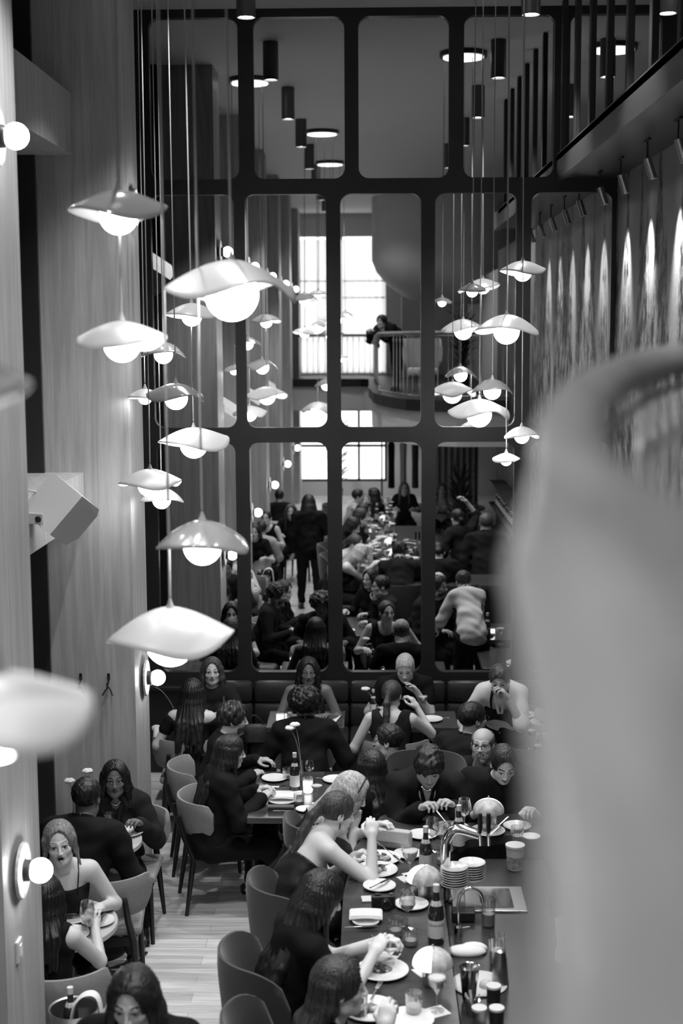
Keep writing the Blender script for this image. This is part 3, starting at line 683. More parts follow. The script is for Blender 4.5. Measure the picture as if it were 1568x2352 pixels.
# ================================================================= FURNITURE
BZ = 1.05
bar_out = [(-.15, .6), (-.15, 7.3), (-.10, 8.0), (.06, 8.55), (.32, 8.9), (.7, 9.0), (1.7, 9.0)]
bar_in = [(1.7, 8.22), (.82, 8.22), (.58, 8.15), (.44, 7.9), (.385, 7.3), (.385, .6)]
bar = empty('bar_counter', (0, 5, 0), 0, 'long dark U-shaped bar counter crowded with plates, bottles and glasses', 'bar')
MB().prism([(x, y-5) for x, y in bar_out+bar_in], BZ-.05, BZ).build('countertop', M_COUNTER, bar)
bi = [(x+.22 if x < .5 else x, y-(.36 if x > .5 else .1*(y > 8))) for x, y in bar_out]
MB().prism([(x, y-5) for x, y in [(bi[0][0], .65)]+bi[1:]+bar_in[:-1]+[(.385, .65)]], 0, BZ-.05).build('front_panel', M_BWOOD, bar)
sta = empty('bar_workstation', (.72, 6.5, 0), 0, 'steel-topped bartender workstation behind the bar with sink and drip tray', 'counter')
MB().bb(-.32, .29, -3.4, 1.6, 0, .93).bb(-.32, .29, -3.4, 1.6, .93, .95, bev=.004).build('cabinet', mat('station_dark', .03, .3), sta)
back = empty('back_bar', (1.95, 6.2, 0), 0, 'dark back bar cabinet with shelves along the mural wall', 'cabinet')
MB().bb(-.2, .2, -3.6, 2.0, 0, .9, bev=.01).bb(-.02, .2, -3.6, 2.0, 1.25, 1.28).bb(-.02, .2, -3.6, 2.0, 1.6, 1.63).build('cabinet', M_BWOOD, back)
# banquette
bq = empty('banquette', (-.2, 12.4, 0), 0, 'long dark channelled leather banquette running under the mirror', 'banquette')
bx0, bx1 = PZ(455, 1650, .7).x, 2.0
xs_ = [bx0+i*(bx1-bx0)/8 for i in range(9)]
MB().bb(bx0+.2, bx1+.2, -.30, .3, 0, .36).build('plinth', M_BLACK, bq)
for i in range(8):
    MB().box(((xs_[i]+xs_[i+1])/2+.2, -.06, .42), (xs_[1]-xs_[0]-.006, .56, .13), bev=.035).build('seat_cushion', M_LEATHER, bq, smooth=True)
    MB().box(((xs_[i]+xs_[i+1])/2+.2, .245, .58), (xs_[1]-xs_[0]-.006, .12, .22), bev=.04).build('back_cushion', M_LEATHER, bq, smooth=True)
    MB().box(((xs_[i]+xs_[i+1])/2+.2, .25, .79), (xs_[1]-xs_[0]-.006, .11, .20), bev=.045).build('top_cushion', M_LEATHER, bq, smooth=True)
# tables
def TB(px, py, z): return PZ(px, py, z)
tL, tM, tR = PZ(470, 1640, .75), PZ(705, 1640, .75), PZ(960, 1650, .75)
TY = 11.85
for t, lb in ((tL, 'small dark table between the two women at the left end of the banquette'), (tM, 'small dark table with a candle and menu in front of the curly-haired guest'), (tR, 'small dark table between the bleached-haired man and the ponytailed woman')):
    rect_table(t.x-.33, t.x+.33, 11.6, 12.12, .75, lb)
a, b_ = PZ(566, 1878, .75), PZ(595, 1770, .75); c_ = PZ(860, 1772, .75)
rect_table(a.x, c_.x, a.y, c_.y, .75, 'dark rectangular table in the middle of the room laid with plates, bottle and candle')
q = PZ(1240, 1650, .75); rect_table(q.x-.35, q.x+.5, 11.0, 11.9, .75, 'dark table by the mural wall with two large plates of food')
q = PZ(1235, 1760, .75); rect_table(q.x-.35, q.x+.45, 9.75, 10.6, .75, 'dark table behind the woman in puff sleeves, with bottle and coupes')
TA = (-1.83, 8.93); TBB = (-1.80, 7.62)
round_table(*TA, .33, .75, 'pale round table against the far oak pier with poppies on it')
round_table(*TBB, .37, .75, 'pale round table nearest the camera at left, with wine glass and plates')
round_table(1.4, -.9, .75, .75, 'large round table reflected far back under the mezzanine', M_COUNTER)
round_table(-1.75, 4.2, .34, .75, 'pale round side table reflected on the left, with a light-shirted guest'); round_table(-1.75, .9, .34, .75, 'pale round side table reflected farther back on the left')
M_TRAY = mat('tray', .5, .5)
# chairs (sitters face +Y of the chair)
q = PZ(428, 1900, 0)
ch = [((q.x+.03, 11.32, 0), .05, 'pale upholstered chair of the off-shoulder woman, left of the banquette tables'),
 ((PZ(695, 1720, .7).x, 11.28, 0), 0, 'pale upholstered chair in front of the banquette holding the curly-haired guest'),
 ((PZ(905, 1720, .7).x, 11.25, 0), 0, 'pale upholstered chair under the ponytailed woman in black tank top'),
 ((-1.05, 9.76, 0), -1.32, 'pale upholstered chair with dark seat at the near left of the middle table'),
 ((-1.22, 10.45, 0), -1.4, 'pale upholstered chair at the middle table under the curly bearded man'),
 ((.30, 9.75, 0), 1.3, 'pale upholstered chair at the right of the middle table, mostly hidden by guests'),
 ((-1.66, 9.22, 0), PI, 'pale upholstered chair at the far round table behind the woman in velvet'),
 ((-1.64, 8.40, 0), .1, 'pale upholstered chair under the man in black seen from behind at left'),
 ((-1.64, 7.12, 0), .0, 'pale upholstered chair at the bottom left corner, nearest the ice bucket'),
 ((-1.66, 3.55, 0), 0.1, 'pale upholstered chair reflected at left under the man in a light shirt'),
 ((-1.15, 2.6, 0), 0.2, 'pale upholstered chair reflected behind the walking waiter')]
for p, r, lb in ch: dining_chair(p, r, lb)
q1, q2 = PZ(575, 2200, .8), PZ(640, 2300, .8)
shell_chair((-.42, 6.42, 0), -1.3, 'dark winged bar chair left of the long-haired woman, tallest in the foreground')
shell_chair((-.34, 5.75, 0), -1.3, 'dark winged bar chair at the bottom edge beside the drinking woman')
shell_chair((-.36, 7.30, 0), -1.2, 'dark winged bar chair under the woman in the strapless dress')
shell_chair((-.22, 8.25, 0), -1.0, 'dark winged bar chair under the blonde woman with a hairband')
shell_chair((.36, 9.32, 0), PI-.1, 'dark winged bar chair at the far bar side under the man in blazer')
shell_chair((.98, 9.32, 0), PI, 'dark winged bar chair at the far bar side under the woman in puff sleeves')
for i, y in enumerate((4.6, 3.7, 2.8, 1.9)): shell_chair((-.5, y, 0), -1.45, 'dark winged bar chair reflected down the bar, ' + ['first', 'second', 'third', 'last'][i] + ' after the drinking woman')
# chair on the mezzanine at the right edge
e = empty('lounge_chair', (1.05, 1.62, MEZ), 0, 'blurred pale rounded chair back behind the balusters at the right edge', 'chair')
e.location = (.86, 2.30, MEZ)
MB().box((0, 0, .42), (.5, .5, .14), bev=.05).build('seat', M_FAB, e, smooth=True); curved_panel(.28, 185, 355, .45, .96, .07, 0, lean=.05, rc=.12).build('backrest', M_FAB, e, smooth=True)
MB().tube([(0, 0, 0), (0, 0, .36)], .03, 10).build('pedestal', M_BWOOD, e)
# ================================================================= TABLEWARE
def on(px, py, z=BZ): return PZ(px, py, z)
plates_ = [(970, 1922, .18, 'empty side plate beside the light clutch bag on the bar'), (937, 1966, .17, 'side plate behind the tall coupe on the bar'), (874, 1976, .23, 'farther dinner plate in front of the leaning blonde'), (864, 2003, .24, 'dinner plate with dark food in front of the ponytailed diner'), (871, 2040, .18, 'side plate with a knife across it, behind the camera'), (945, 2082, .18, 'side plate behind the filled wine glass'), (878, 2234, .25, 'dinner plate with food beneath the long-haired woman\'s fork'), (850, 2324, .25, 'dinner plate beside the drinking woman\'s chin'), (940, 2348, .22, 'empty bowl-like plate at the bottom edge of the photo'), (1035, 1906, .22, 'dinner plate being cut by the man in blazer'), (1120, 1913, .21, 'plate under the domed lamp before the woman in puff sleeves'), (1187, 1902, .17, 'side plate right of the woman in puff sleeves'), (1219, 1927, .11, 'tiny dish at the right end of the far bar'), (840, 2122, .14, 'small plate under the folded napkin on the bar')]
for px, py, d, lb in plates_: plate(on(px, py), d, lb)
for px, py, lb, sd in ((864, 2003, 'dark meat and garnish on the ponytailed diner\'s plate', 1), (874, 1976, 'dark dessert on the leaning blonde\'s plate', 2), (878, 2234, 'grilled food under the long-haired woman\'s fork', 3), (850, 2324, 'leftover bites on the drinking woman\'s plate', 4), (1035, 1906, 'steak being cut by the man in blazer', 5)):
    food(on(px, py)+Vector((0, 0, .008)), lb, sd)
for k in range(8):
    plate(on(1043, 2036)+Vector((0, 0, -.0+k*.0135)), .15, 'white saucer in the nearer stack beside the beer tap'+(', topmost' if k == 7 else ', bottom' if k == 0 else ''), group='nearer stack of saucers')
for k in range(7):
    plate(on(1083, 2020)+Vector((0, 0, -.0+k*.0135)), .15, 'white saucer in the farther stack behind the beer tap'+(', topmost' if k == 6 else ', bottom' if k == 0 else ''), group='farther stack of saucers')
wine_glass(on(935, 2132), 'stemmed wine glass with pale wine, centre of the near bar', .20, .22); wine_glass(on(992, 1955), 'empty stemmed wine glass left of the dark bottle on the far bar', .2); wine_glass(on(1066, 1908), 'empty stemmed wine glass right of the dark bottle on the far bar', .2)
coupe(on(941, 2028), 'tall coupe filled to the brim behind the domed lamp', .19); coupe(on(1003, 2322), 'cloudy cocktail coupe standing on a square coaster', .165, tall=1)
for px, py, h, r, lb in ((1016, 1985, .085, .038, 'tumbler of water beside the beer tap'), (1187, 1932, .09, .038, 'ribbed tumbler on the far bar before the puff-sleeved woman'), (950, 2328, .10, .037, 'tumbler with ice at the bottom edge of the bar'), (943, 2172, .08, .036, 'low tumbler beside the labelled bottle'), (952, 2052, .07, .033, 'small tumbler left of the middle domed lamp'), (908, 2152, .10, .036, 'stemless glass in front of the folded napkin'), (1016, 1925, .075, .034, 'tumbler just left of the dark bottle on the far bar')): tumbler(on(px, py), lb, h, r)
bottle(on(1053, 1952), 'dark water bottle with pale label on the far bar', .27, .035); bottle(on(1001, 2165), 'dark wine bottle with printed label on the near bar', .30, .040, 'LALALAND'); bottle(on(977, 2005), 'dark bottle behind the middle domed lamp', .27, .036)
dome_lamp(on(974, 2062), 'domed table lamp with a marbled side, in the middle of the bar', rz=-.8); dome_lamp(on(993, 2262), 'domed table lamp with a glowing white half, nearest on the bar', rz=-.1); dome_lamp(on(1121, 1908)+Vector((0, .0, .022)), 'domed lamp on a plate in front of the woman in puff sleeves', rz=-1.7)
napkin(on(840, 2112)+Vector((0, 0, .022)), 0, 'folded napkin on a small plate on the bar'); 
for (px, py, rz, kd, lb) in ((872, 2040, .9, 'knife', 'knife lying across the side plate'), (830, 2140, .1, 'knife', 'knife beside the folded napkin on the bar'), (862, 2290, 1.3, 'fork', 'fork resting on the drinking woman\'s plate')): cutlery(on(px, py)+Vector((0, 0, .024)), rz, kd, lb, .17)
for px, py, lb in ((1003, 2324, 'square paper coaster under the cloudy cocktail'), (975, 2232, 'square paper coaster left of the glowing lamp'), (948, 2010, 'square paper coaster by the tall coupe'), (936, 2018, 'square paper coaster farther left by the tall coupe')):
    e = things('coaster', on(px, py), lb, 'coaster', 'square paper coasters', .5); MB().bb(-.047, .047, -.047, .047, 0, .0016).build('card', M_LINEN, e)
# camera and phones
e = things('camera', on(880, 2085), 'small black compact camera lying on the bar', 'camera', None, .1)
MB().box((0, 0, .035), (.125, .045, .07), bev=.008).box((-.03, 0, .074), (.03, .02, .01), bev=.003).build('body', M_BLACK, e); MB().lathe([(.029, 0), (.029, -.03), (.022, -.035), (0, -.028)], c=(.012, -.02, .034), n=24, axis='Y').build('lens', mat('lens_dark', .02, .1), e, smooth=True)
MB().lathe([(0, .07), (.009, .07), (.009, .078), (0, .078)], c=(.04, 0, 0), n=12).build('dial', M_BRUSH, e)
def phone(p, rz, lb, m):
    e = things('smartphone', p, lb, 'phone', None, rz); MB().box((0, 0, .005), (.15, .075, .009), bev=.004).build('body', m, e); MB().box((.055, .015, .0105), (.03, .03, .003), bev=.001).build('camera_bump', M_BLACK, e); return e
phone(on(882, 2195), -.35, 'pale smartphone lying above the grilled food plate', M_WHITE); phone(on(862, 2066), .1, 'pale smartphone under the black camera', M_WHITE)
# clutch bag
e = things('clutch_bag', on(905, 1948), 'pale quilted clutch bag standing on the bar by the blonde woman', 'bag', None, -.35)
MB().box((0, 0, .06), (.22, .06, .12), bev=.025).build('body', mat('pale_leather', .45, .45, bump=.3, nscale=(40, 40, 40)), e, smooth=True); MB().box((0, -.034, .08), (.2, .008, .07), bev=.004).build('flap', MATS['pale_leather'], e)
# beer tap, faucet, sink tray and bar tools
WZ = .95
e = things('beer_tap', on(1003, 2062, BZ), 'tall curved chrome beer tap with dark handles', 'tap'); e.location = on(1022, 2070, WZ); bx = e.location
top = PY(1100, 1905, bx.y)-bx
pts = spline([Vector((0, 0, 0)), Vector((0, 0, .28)), Vector((.01, 0, top.z-.05)), Vector((.06, 0, top.z)), Vector((top.x, -.02, top.z-.02))], 6)
MB().tube(pts, .028, 18).build('column', M_STEEL, e, smooth=True)
MB().lathe([(.05, 0), (.05, .01), (.03, .02)], n=24).build('flange', M_STEEL, e, smooth=True)
for dx in (0, .045):
    MB().lathe([(.008, 0), (.013, .03), (.011, .11), (.0, .115)], c=(top.x+dx, -.06, top.z-.0), n=12).build('tap_handle', M_BLACK, e, smooth=True)
    MB().tube([(top.x+dx, -.02, top.z-.02), (top.x+dx, -.07, top.z-.02), (top.x+dx, -.09, top.z-.06)], .008, 10).build('spout', M_STEEL, e, smooth=True)
e = things('faucet', on(1052, 2150, WZ), 'slim arched chrome faucet in front of the beer tap', 'tap'); p0 = e.location; t1 = PY(1072, 2040, p0.y).z-p0.z
MB().tube(spline([Vector((0, 0, 0)), Vector((0, 0, t1*.7)), Vector((.02, 0, t1*.92)), Vector((.06, 0, t1)), Vector((.11, 0, t1*.9)), Vector((.125, 0, t1*.7))], 6), .010, 12).build('neck', M_STEEL, e, smooth=True)
MB().lathe([(.022, 0), (.022, .05), (.012, .06)], n=18).tube([(0, 0, .04), (.06, 0, .05)], .005, 8).build('base', M_STEEL, e, smooth=True)
q = on(1120, 2068, WZ)
e = things('drip_tray', q, 'square steel drip tray set behind the faucet', 'tray'); MB().bb(-.2, .2, -.17, .17, 0, .012, bev=.003).build('rim', M_BRUSH, e); MB().bb(-.13, .13, -.13, .13, .012, .016).build('grille', M_STEEL, e)
tumbler(on(1121, 2128, WZ), 'tall ribbed glass of cloudy drink standing by the drip tray', .16, .036, .45)
e = things('mixing_tin', on(1077, 2300, WZ), 'large steel mixing tin at the bartender station', 'container', 'steel bar tins'); MB().lathe([(.03, 0), (.047, .17), (.05, .172), (.046, .168), (.029, .004), (0, .004)], n=32).build('tin', M_STEEL, e, smooth=True)
e = things('mixing_tin', on(1148, 2262, WZ), 'slim tapered steel shaker right of the large tin', 'container', 'steel bar tins'); MB().lathe([(.042, 0), (.03, .14), (.024, .17), (.012, .178), (0, .18)], n=28).build('tin', M_BRUSH, e, smooth=True)
e = things('deli_container', on(1182, 1995, BZ-.09), 'translucent plastic tub of garnish on the bartender side', 'container'); MB().lathe([(0, 0), (.042, 0), (.052, .13), (.056, .133), (.056, .145), (0, .145)], n=32).build('tub', mat('plastic_tub', .6, .4), e, smooth=True); MB().lathe([(.045, .01), (.049, .08)], n=24).build('garnish', mat('garnish', .25, .6, noise=.6, nscale=(40, 40, 40)), e)
tumbler(on(1142, 2215, WZ), 'ribbed glass jug with lemon twists beside the shaker', .15, .042, .5)
e = things('cutting_board', on(1100, 2262, WZ), 'rounded pale cutting plate with cut citrus', 'board'); MB().lathe([(0, 0), (.13, 0), (.135, .008), (.13, .012), (0, .012)], n=36).build('board', M_WHITE, e, smooth=True); MB().sph((.03, -.04, .012), .035, 18, zmin=0).build('citrus_half', mat('citrus', .5, .5), e, smooth=True)
e = things('bar_towel', on(1070, 2190, WZ), 'crumpled white bar towel beside the faucet', 'towel'); MB().sph((0, 0, .012), (.1, .05, .03), 20).sph((.04, .03, .015), (.07, .04, .03), 16).build('cloth', M_LINEN, e, smooth=True)
for i, (px, py, m_, lb) in enumerate(((1085, 2330, 'garnish', 'jar of green sprigs at the bottom of the bar'), (1133, 2300, 'dark', 'small dark jar with pale lid behind the sprigs'), (1100, 2352, 'pale', 'jar of pale citrus at the bottom edge'), (1140, 2352, 'dark', 'dark jar at the bottom edge beside the blurred railing'))):
    e = things('garnish_jar', on(px, py, WZ), lb, 'jar', 'garnish jars at the station'); MB().lathe([(0, 0), (.032, 0), (.034, .07), (.0, .07)], n=24).build('jar', M_GLASS if m_ != 'dark' else M_DARKGLASS, e, smooth=True)
    b = MB(); rs = random.Random(i)
    for k in range(14): 
        a = rs.uniform(0, 6.28); b.tube([(0, 0, .02), (.02*math.cos(a), .02*math.sin(a), .07), (.035*math.cos(a), .035*math.sin(a), rs.uniform(.08, .11))], [.002, .004, .003], 6)
    (b if m_ == 'garnish' else MB().lathe([(0, .07), (.035, .07), (.035, .08), (0, .08)], n=24)).build('sprigs' if m_ == 'garnish' else 'lid', mat('sprig', .4, .6) if m_ == 'garnish' else M_WHITE, e)
e = things('card_box', on(1063, 2112, WZ), 'black bill box on a small saucer by the faucet', 'box'); MB().box((0, 0, .03), (.12, .09, .05), bev=.004).build('box', M_BLACK, e)
# ---- middle table
T = .75
plate(on(630, 1791, T), .19, 'empty plate at the far left of the middle table'); plate(on(770, 1794, T), .19, 'plate at the far right of the middle table'); plate(on(700, 1863, T), .13, 'small dish at the near edge of the middle table'); plate(on(648, 1842, T), .2, 'plate under the white napkin on the middle table')
napkin(on(648, 1838, T)+Vector((0, 0, .02)), 0, 'folded napkin on a plate on the middle table', (.2, .1))
cutlery(on(620, 1807, T), .05, 'fork', 'fork below the empty plate on the middle table'); cutlery(on(640, 1809, T), .0, 'knife', 'knife below the empty plate on the middle table'); cutlery(on(750, 1790, T), -.3, 'knife', 'knife left of the far right plate, middle table')
bottle(on(677, 1815, T), 'dark water bottle standing on the middle table', .28, .036); wine_glass(on(711, 1793, T), 'empty wine glass behind the candle on the middle table', .15, 0, rb=.036); tumbler(on(707, 1822, T), 'lit candle in ribbed glass on the middle table', .12, .036, candle=1)
tumbler(on(686, 1850, T), 'water tumbler near the napkin on the middle table', .085, .036); tumbler(on(660, 1790, T), 'water tumbler left of the bottle on the middle table', .09, .034); coupe(on(727, 1846, T), 'coupe glass with froth on the middle table near the blonde', .14)
flower_vase(on(692, 1795, T), 'slim vase with two white poppies on the middle table', [(-.08, 0, .40), (-.045, .02, .42)])
e = things('menu', on(655, 1822, T), 'pale menu card on the middle table behind the napkin', 'menu'); MB().box((0, 0, .003), (.24, .09, .004)).build('card', M_LINEN, e)
e = things('wallet', on(645, 1862, T), 'dark rolled leather wallet on the near edge of the middle table', 'wallet'); MB().tube([(-.09, 0, .025), (.09, 0, .025)], .024, 12, flat=.8).build('roll', mat('wallet_leather', .06, .45), e, smooth=True)
phone(on(768, 1778, T), .05, 'dark smartphone at the far edge of the middle table', M_BLACK); phone(on(668, 1776, T), .05, 'dark flat card holder at the far edge of the middle table', M_BLACK)
# ---- banquette tables
tumbler(on(643, 1660, T), 'lit candle in glass on the table of the curly-haired guest', .10, .034, candle=1); tumbler(on(662, 1658, T), 'water glass beside the banquette candle', .08, .03); tumbler(on(728, 1652, T), 'water glass right of the curly-haired guest', .08, .03)
e = things('menu', on(757, 1652, T), 'pale menu clipboard on the table right of the curly-haired guest', 'menu', None, -.2); MB().box((0, 0, .006), (.15, .2, .006)).build('sheet', M_LINEN, e); MB().box((0, 0, .002), (.17, .22, .004)).build('board', M_BWOOD, e)
flower_vase(Vector((tL.x-.22, 11.75, T)), 'slim vase with one poppy bending left beside the sconce', [(-.20, 0, .33)], .14); flower_vase(on(866, 1655, T), 'slim vase with a poppy left of the ponytailed woman', [(-.10, 0, .27)], .14)
bottle(on(857, 1640, T), 'water bottle on the right banquette table', .22, .03); coupe(on(970, 1642, T), 'pale cocktail coupe right of the bleached-haired man', .17); tumbler(on(880, 1650, T), 'lit candle near the poppy on the right banquette table', .08, .03, candle=1)
plate(on(990, 1655, T), .2, 'white plate at the right end of the right banquette table')
# patterned bag
M_CHECK = bpy.data.materials.new('checked_cloth'); M_CHECK.use_nodes = True; nt = M_CHECK.node_tree; ck = nt.nodes.new('ShaderNodeTexChecker'); ck.inputs['Scale'].default_value = 55; ck.inputs['Color1'].default_value = (.8, .8, .8, 1); ck.inputs['Color2'].default_value = (.01, .01, .01, 1)
tcn = nt.nodes.new('ShaderNodeTexCoord'); nt.links.new(tcn.outputs['Object'], ck.inputs['Vector']); nt.links.new(ck.outputs['Color'], nt.nodes['Principled BSDF'].inputs['Base Color'])
e = things('handbag', (PZ(1018, 1672, .5).x, 11.9, .49), 'black and white checked handbag on the banquette seat', 'bag'); MB().box((0, 0, .09), (.3, .12, .18), bev=.04).build('body', M_CHECK, e, smooth=True); MB().tube(spline([Vector((-.11, 0, .16)), Vector((-.06, 0, .24)), Vector((.06, 0, .24)), Vector((.11, 0, .16))], 6), .012, 10).build('handle', M_CHECK, e, smooth=True)
e = things('handbag', (PZ(590, 1680, .5).x, 12.05, .49), 'black quilted handbag beside the curly-haired guest', 'bag'); MB().box((0, 0, .08), (.26, .12, .16), bev=.04).build('body', mat('quilted_black', .05, .3, bump=.8, nscale=(30, 30, 30)), e, smooth=True); MB().tube(spline([Vector((-.1, 0, .14)), Vector((0, 0, .24)), Vector((.1, 0, .14))], 6), .008, 8).build('handle', M_BLACK, e, smooth=True)
# ---- right tables
for px, py, d, lb in ((1205, 1645, .22, 'dinner plate beside the waiter\'s hand'), (1258, 1662, .3, 'large platter of food partly behind the blurred railing'), (1190, 1745, .22, 'plate of pasta behind the puff-sleeved woman')): 
    plate(on(px, py, T), d, lb); food(on(px, py, T)+Vector((0, 0, .008)), 'food on the '+lb.replace('dinner ', '').replace('large ', ''), px, .06)
bottle(on(1234, 1765, T), 'dark bottle with pale label on the table behind the puff-sleeved woman', .27, .036); coupe(on(1218, 1720, T), 'filled coupe left of the bottle by the railing', .16); coupe(on(1255, 1735, T), 'filled coupe right of the bottle, nearest the railing', .18); tumbler(on(1212, 1752, T), 'ribbed tumbler beside the bottle by the railing', .1, .036); tumbler(on(1256, 1775, T), 'ribbed candle glass right of the bottle by the railing', .1, .036, candle=1)
# ---- left round tables
plate(on(292, 1915, T), .22, 'empty plate on the far round table'); tumbler(on(250, 1900, T), 'narrow water glass on the far round table by the man', .1, .03); flower_vase(on(172, 1880, T), 'slim vase with two white poppies behind the man in black at left', [(-.03, 0, .26), (.09, .03, .32)])
plate(on(160, 2110, T), .24, 'dinner plate with dark food on the near round table'); food(on(160, 2108, T)+Vector((0, 0, .008)), 'dark charred food on the near round table', 77, .07)
plate(on(225, 2120, T), .19, 'small plate holding a sauce cup on the near round table'); wine_glass(on(202, 2150, T), 'stemmed white wine glass on the near round table', .2, .12); plate(on(160, 2150, T), .22, 'plate at the front of the near round table')
e = things('sauce_cup', on(226, 2118, T)+Vector((0, 0, .008)), 'dark sauce cup on the small plate at left', 'cup'); MB().lathe([(0, 0), (.022, 0), (.03, .045), (.027, .045), (.02, .03), (0, .03)], n=24).build('cup', mat('cup_brown', .08, .5), e, smooth=True)
# ice bucket with towel
q = PZ(105, 2300, .75)
q.x = max(q.x, XL+.17)
e = things('ice_bucket', (q.x, q.y-.05, 0), 'steel ice bucket on a stand at the bottom left corner', 'bucket'); MB().lathe([(0, .52), (.09, .52), (.12, .74), (.125, .745), (.115, .74), (.085, .53), (0, .53)], n=36).build('bucket', M_BRUSH, e, smooth=True); MB().tube([(0, 0, 0), (0, 0, .52)], .015, 10).lathe([(.15, 0), (.15, .012), (.02, .03)], n=24).build('stand', M_BRUSH, e, smooth=True)
bottle((q.x-.02, q.y-.03, .56), 'chilled dark bottle standing in the ice bucket', .28, .038)
e = things('towel', (q.x+.08, q.y-.12, .74), 'white napkin draped over the ice bucket handle', 'napkin')
MB().tube(spline([Vector((-.09, 0, -.1)), Vector((-.06, 0, .05)), Vector((.0, 0, .11)), Vector((.06, 0, .08)), Vector((.08, 0, -.12))], 6), .03, 10, flat=.25).build('cloth', M_LINEN, e, smooth=True)
# ---- bar and tables as the mirror shows them farther back
rs = random.Random(5)
kinds = ['plate', 'tumbler', 'plate', 'coupe', 'bottle', 'plate', 'tumbler']
for i in range(44):
    y = 5.1-i*.1; x = rs.uniform(-.08, .34); p = Vector((x, y, BZ)); k = kinds[i % 7]; lb = ' reflected in the mirror far down the bar'
    if k == 'plate': tag(plate(p, rs.choice((.17, .22)), 'white plate'+lb), group='reflected plates down the bar')
    elif k == 'tumbler': tag(tumbler(p, 'low tumbler'+lb, .09, .036), group='reflected tumblers down the bar')
    elif k == 'coupe': tag(coupe(p, 'stemmed coupe'+lb), group='reflected coupes down the bar')
    else: tag(bottle(p, 'dark bottle'+lb), group='reflected bottles down the bar')
dome_lamp(Vector((.22, 3.9, BZ)), 'domed bar lamp reflected first after the near bar end'); dome_lamp(Vector((.22, 2.1, BZ)), 'domed bar lamp reflected farthest back')
for i in range(7): tag(plate(Vector((1.4+.5*math.cos(i*.9), -.9+.5*math.sin(i*.9), .75)), .2, 'white plate on the large round table reflected far back'), group='plates on the far round table')
for i in range(5): tag(tumbler(Vector((1.4+.3*math.cos(i*1.2), -.9+.3*math.sin(i*1.2), .75)), 'glass on the large round table reflected far back', .1), group='glasses on the far round table')
for i in range(14): tag(bottle(Vector((2.02, 3.2+i*.27, 1.28)), 'dark bottle in the row on the back bar shelf', rs.uniform(.24, .3), .036), group='bottles on the back bar shelf')
# plants, coats
def plant(p, lb, h, n, seed, m_, L_=.35):
    e = things('potted_plant', p, lb, 'plant'); rs = random.Random(seed)
    MB().lathe([(0, 0), (.13, 0), (.16, .3), (.14, .3), (.13, .27), (0, .27)], n=24).build('pot', M_BLACK, e, smooth=True)
    b = MB(); s_ = MB()
    for k in range(n):
        a = rs.uniform(0, 6.28); z0 = rs.uniform(.3, h*.8); r_ = rs.uniform(.1, L_); dz = rs.uniform(-.05, .25)
        base = Vector((.03*math.cos(a), .03*math.sin(a), z0)); tip = Vector((r_*math.cos(a), r_*math.sin(a), z0+dz+.1)); mid = (base+tip)/2+Vector((0, 0, .06)); sd = Vector((-math.sin(a), math.cos(a), 0))*rs.uniform(.02, .045)
        b.add([base, mid-sd, tip, mid+sd, mid+Vector((0, 0, .008))], [(0, 1, 4), (1, 2, 4), (2, 3, 4), (3, 0, 4)])
    s_.tube([(0, 0, .25), (.02, .01, h*.5), (0, 0, h*.9)], [.014, .01, .006], 8)
    b.build('foliage', m_, e); s_.build('stem', mat('bark', .08, .8), e, smooth=True)
M_LEAF = mat('leaf', .06, .4)
plant((1.75, -1.4, MEZ), 'leafy dark plant on the mezzanine reflected behind the right pendants', 1.5, 160, 3, M_LEAF, .45); plant((-.8, -8.2, 0), 'tall dark leafy plant at the daylit street window, reflected', 2.2, 160, 4, M_LEAF, .6); plant((1.5, 2.2, 0), 'dark leafy plant under the mezzanine by the mural end', 2.0, 160, 6, M_LEAF, .4)
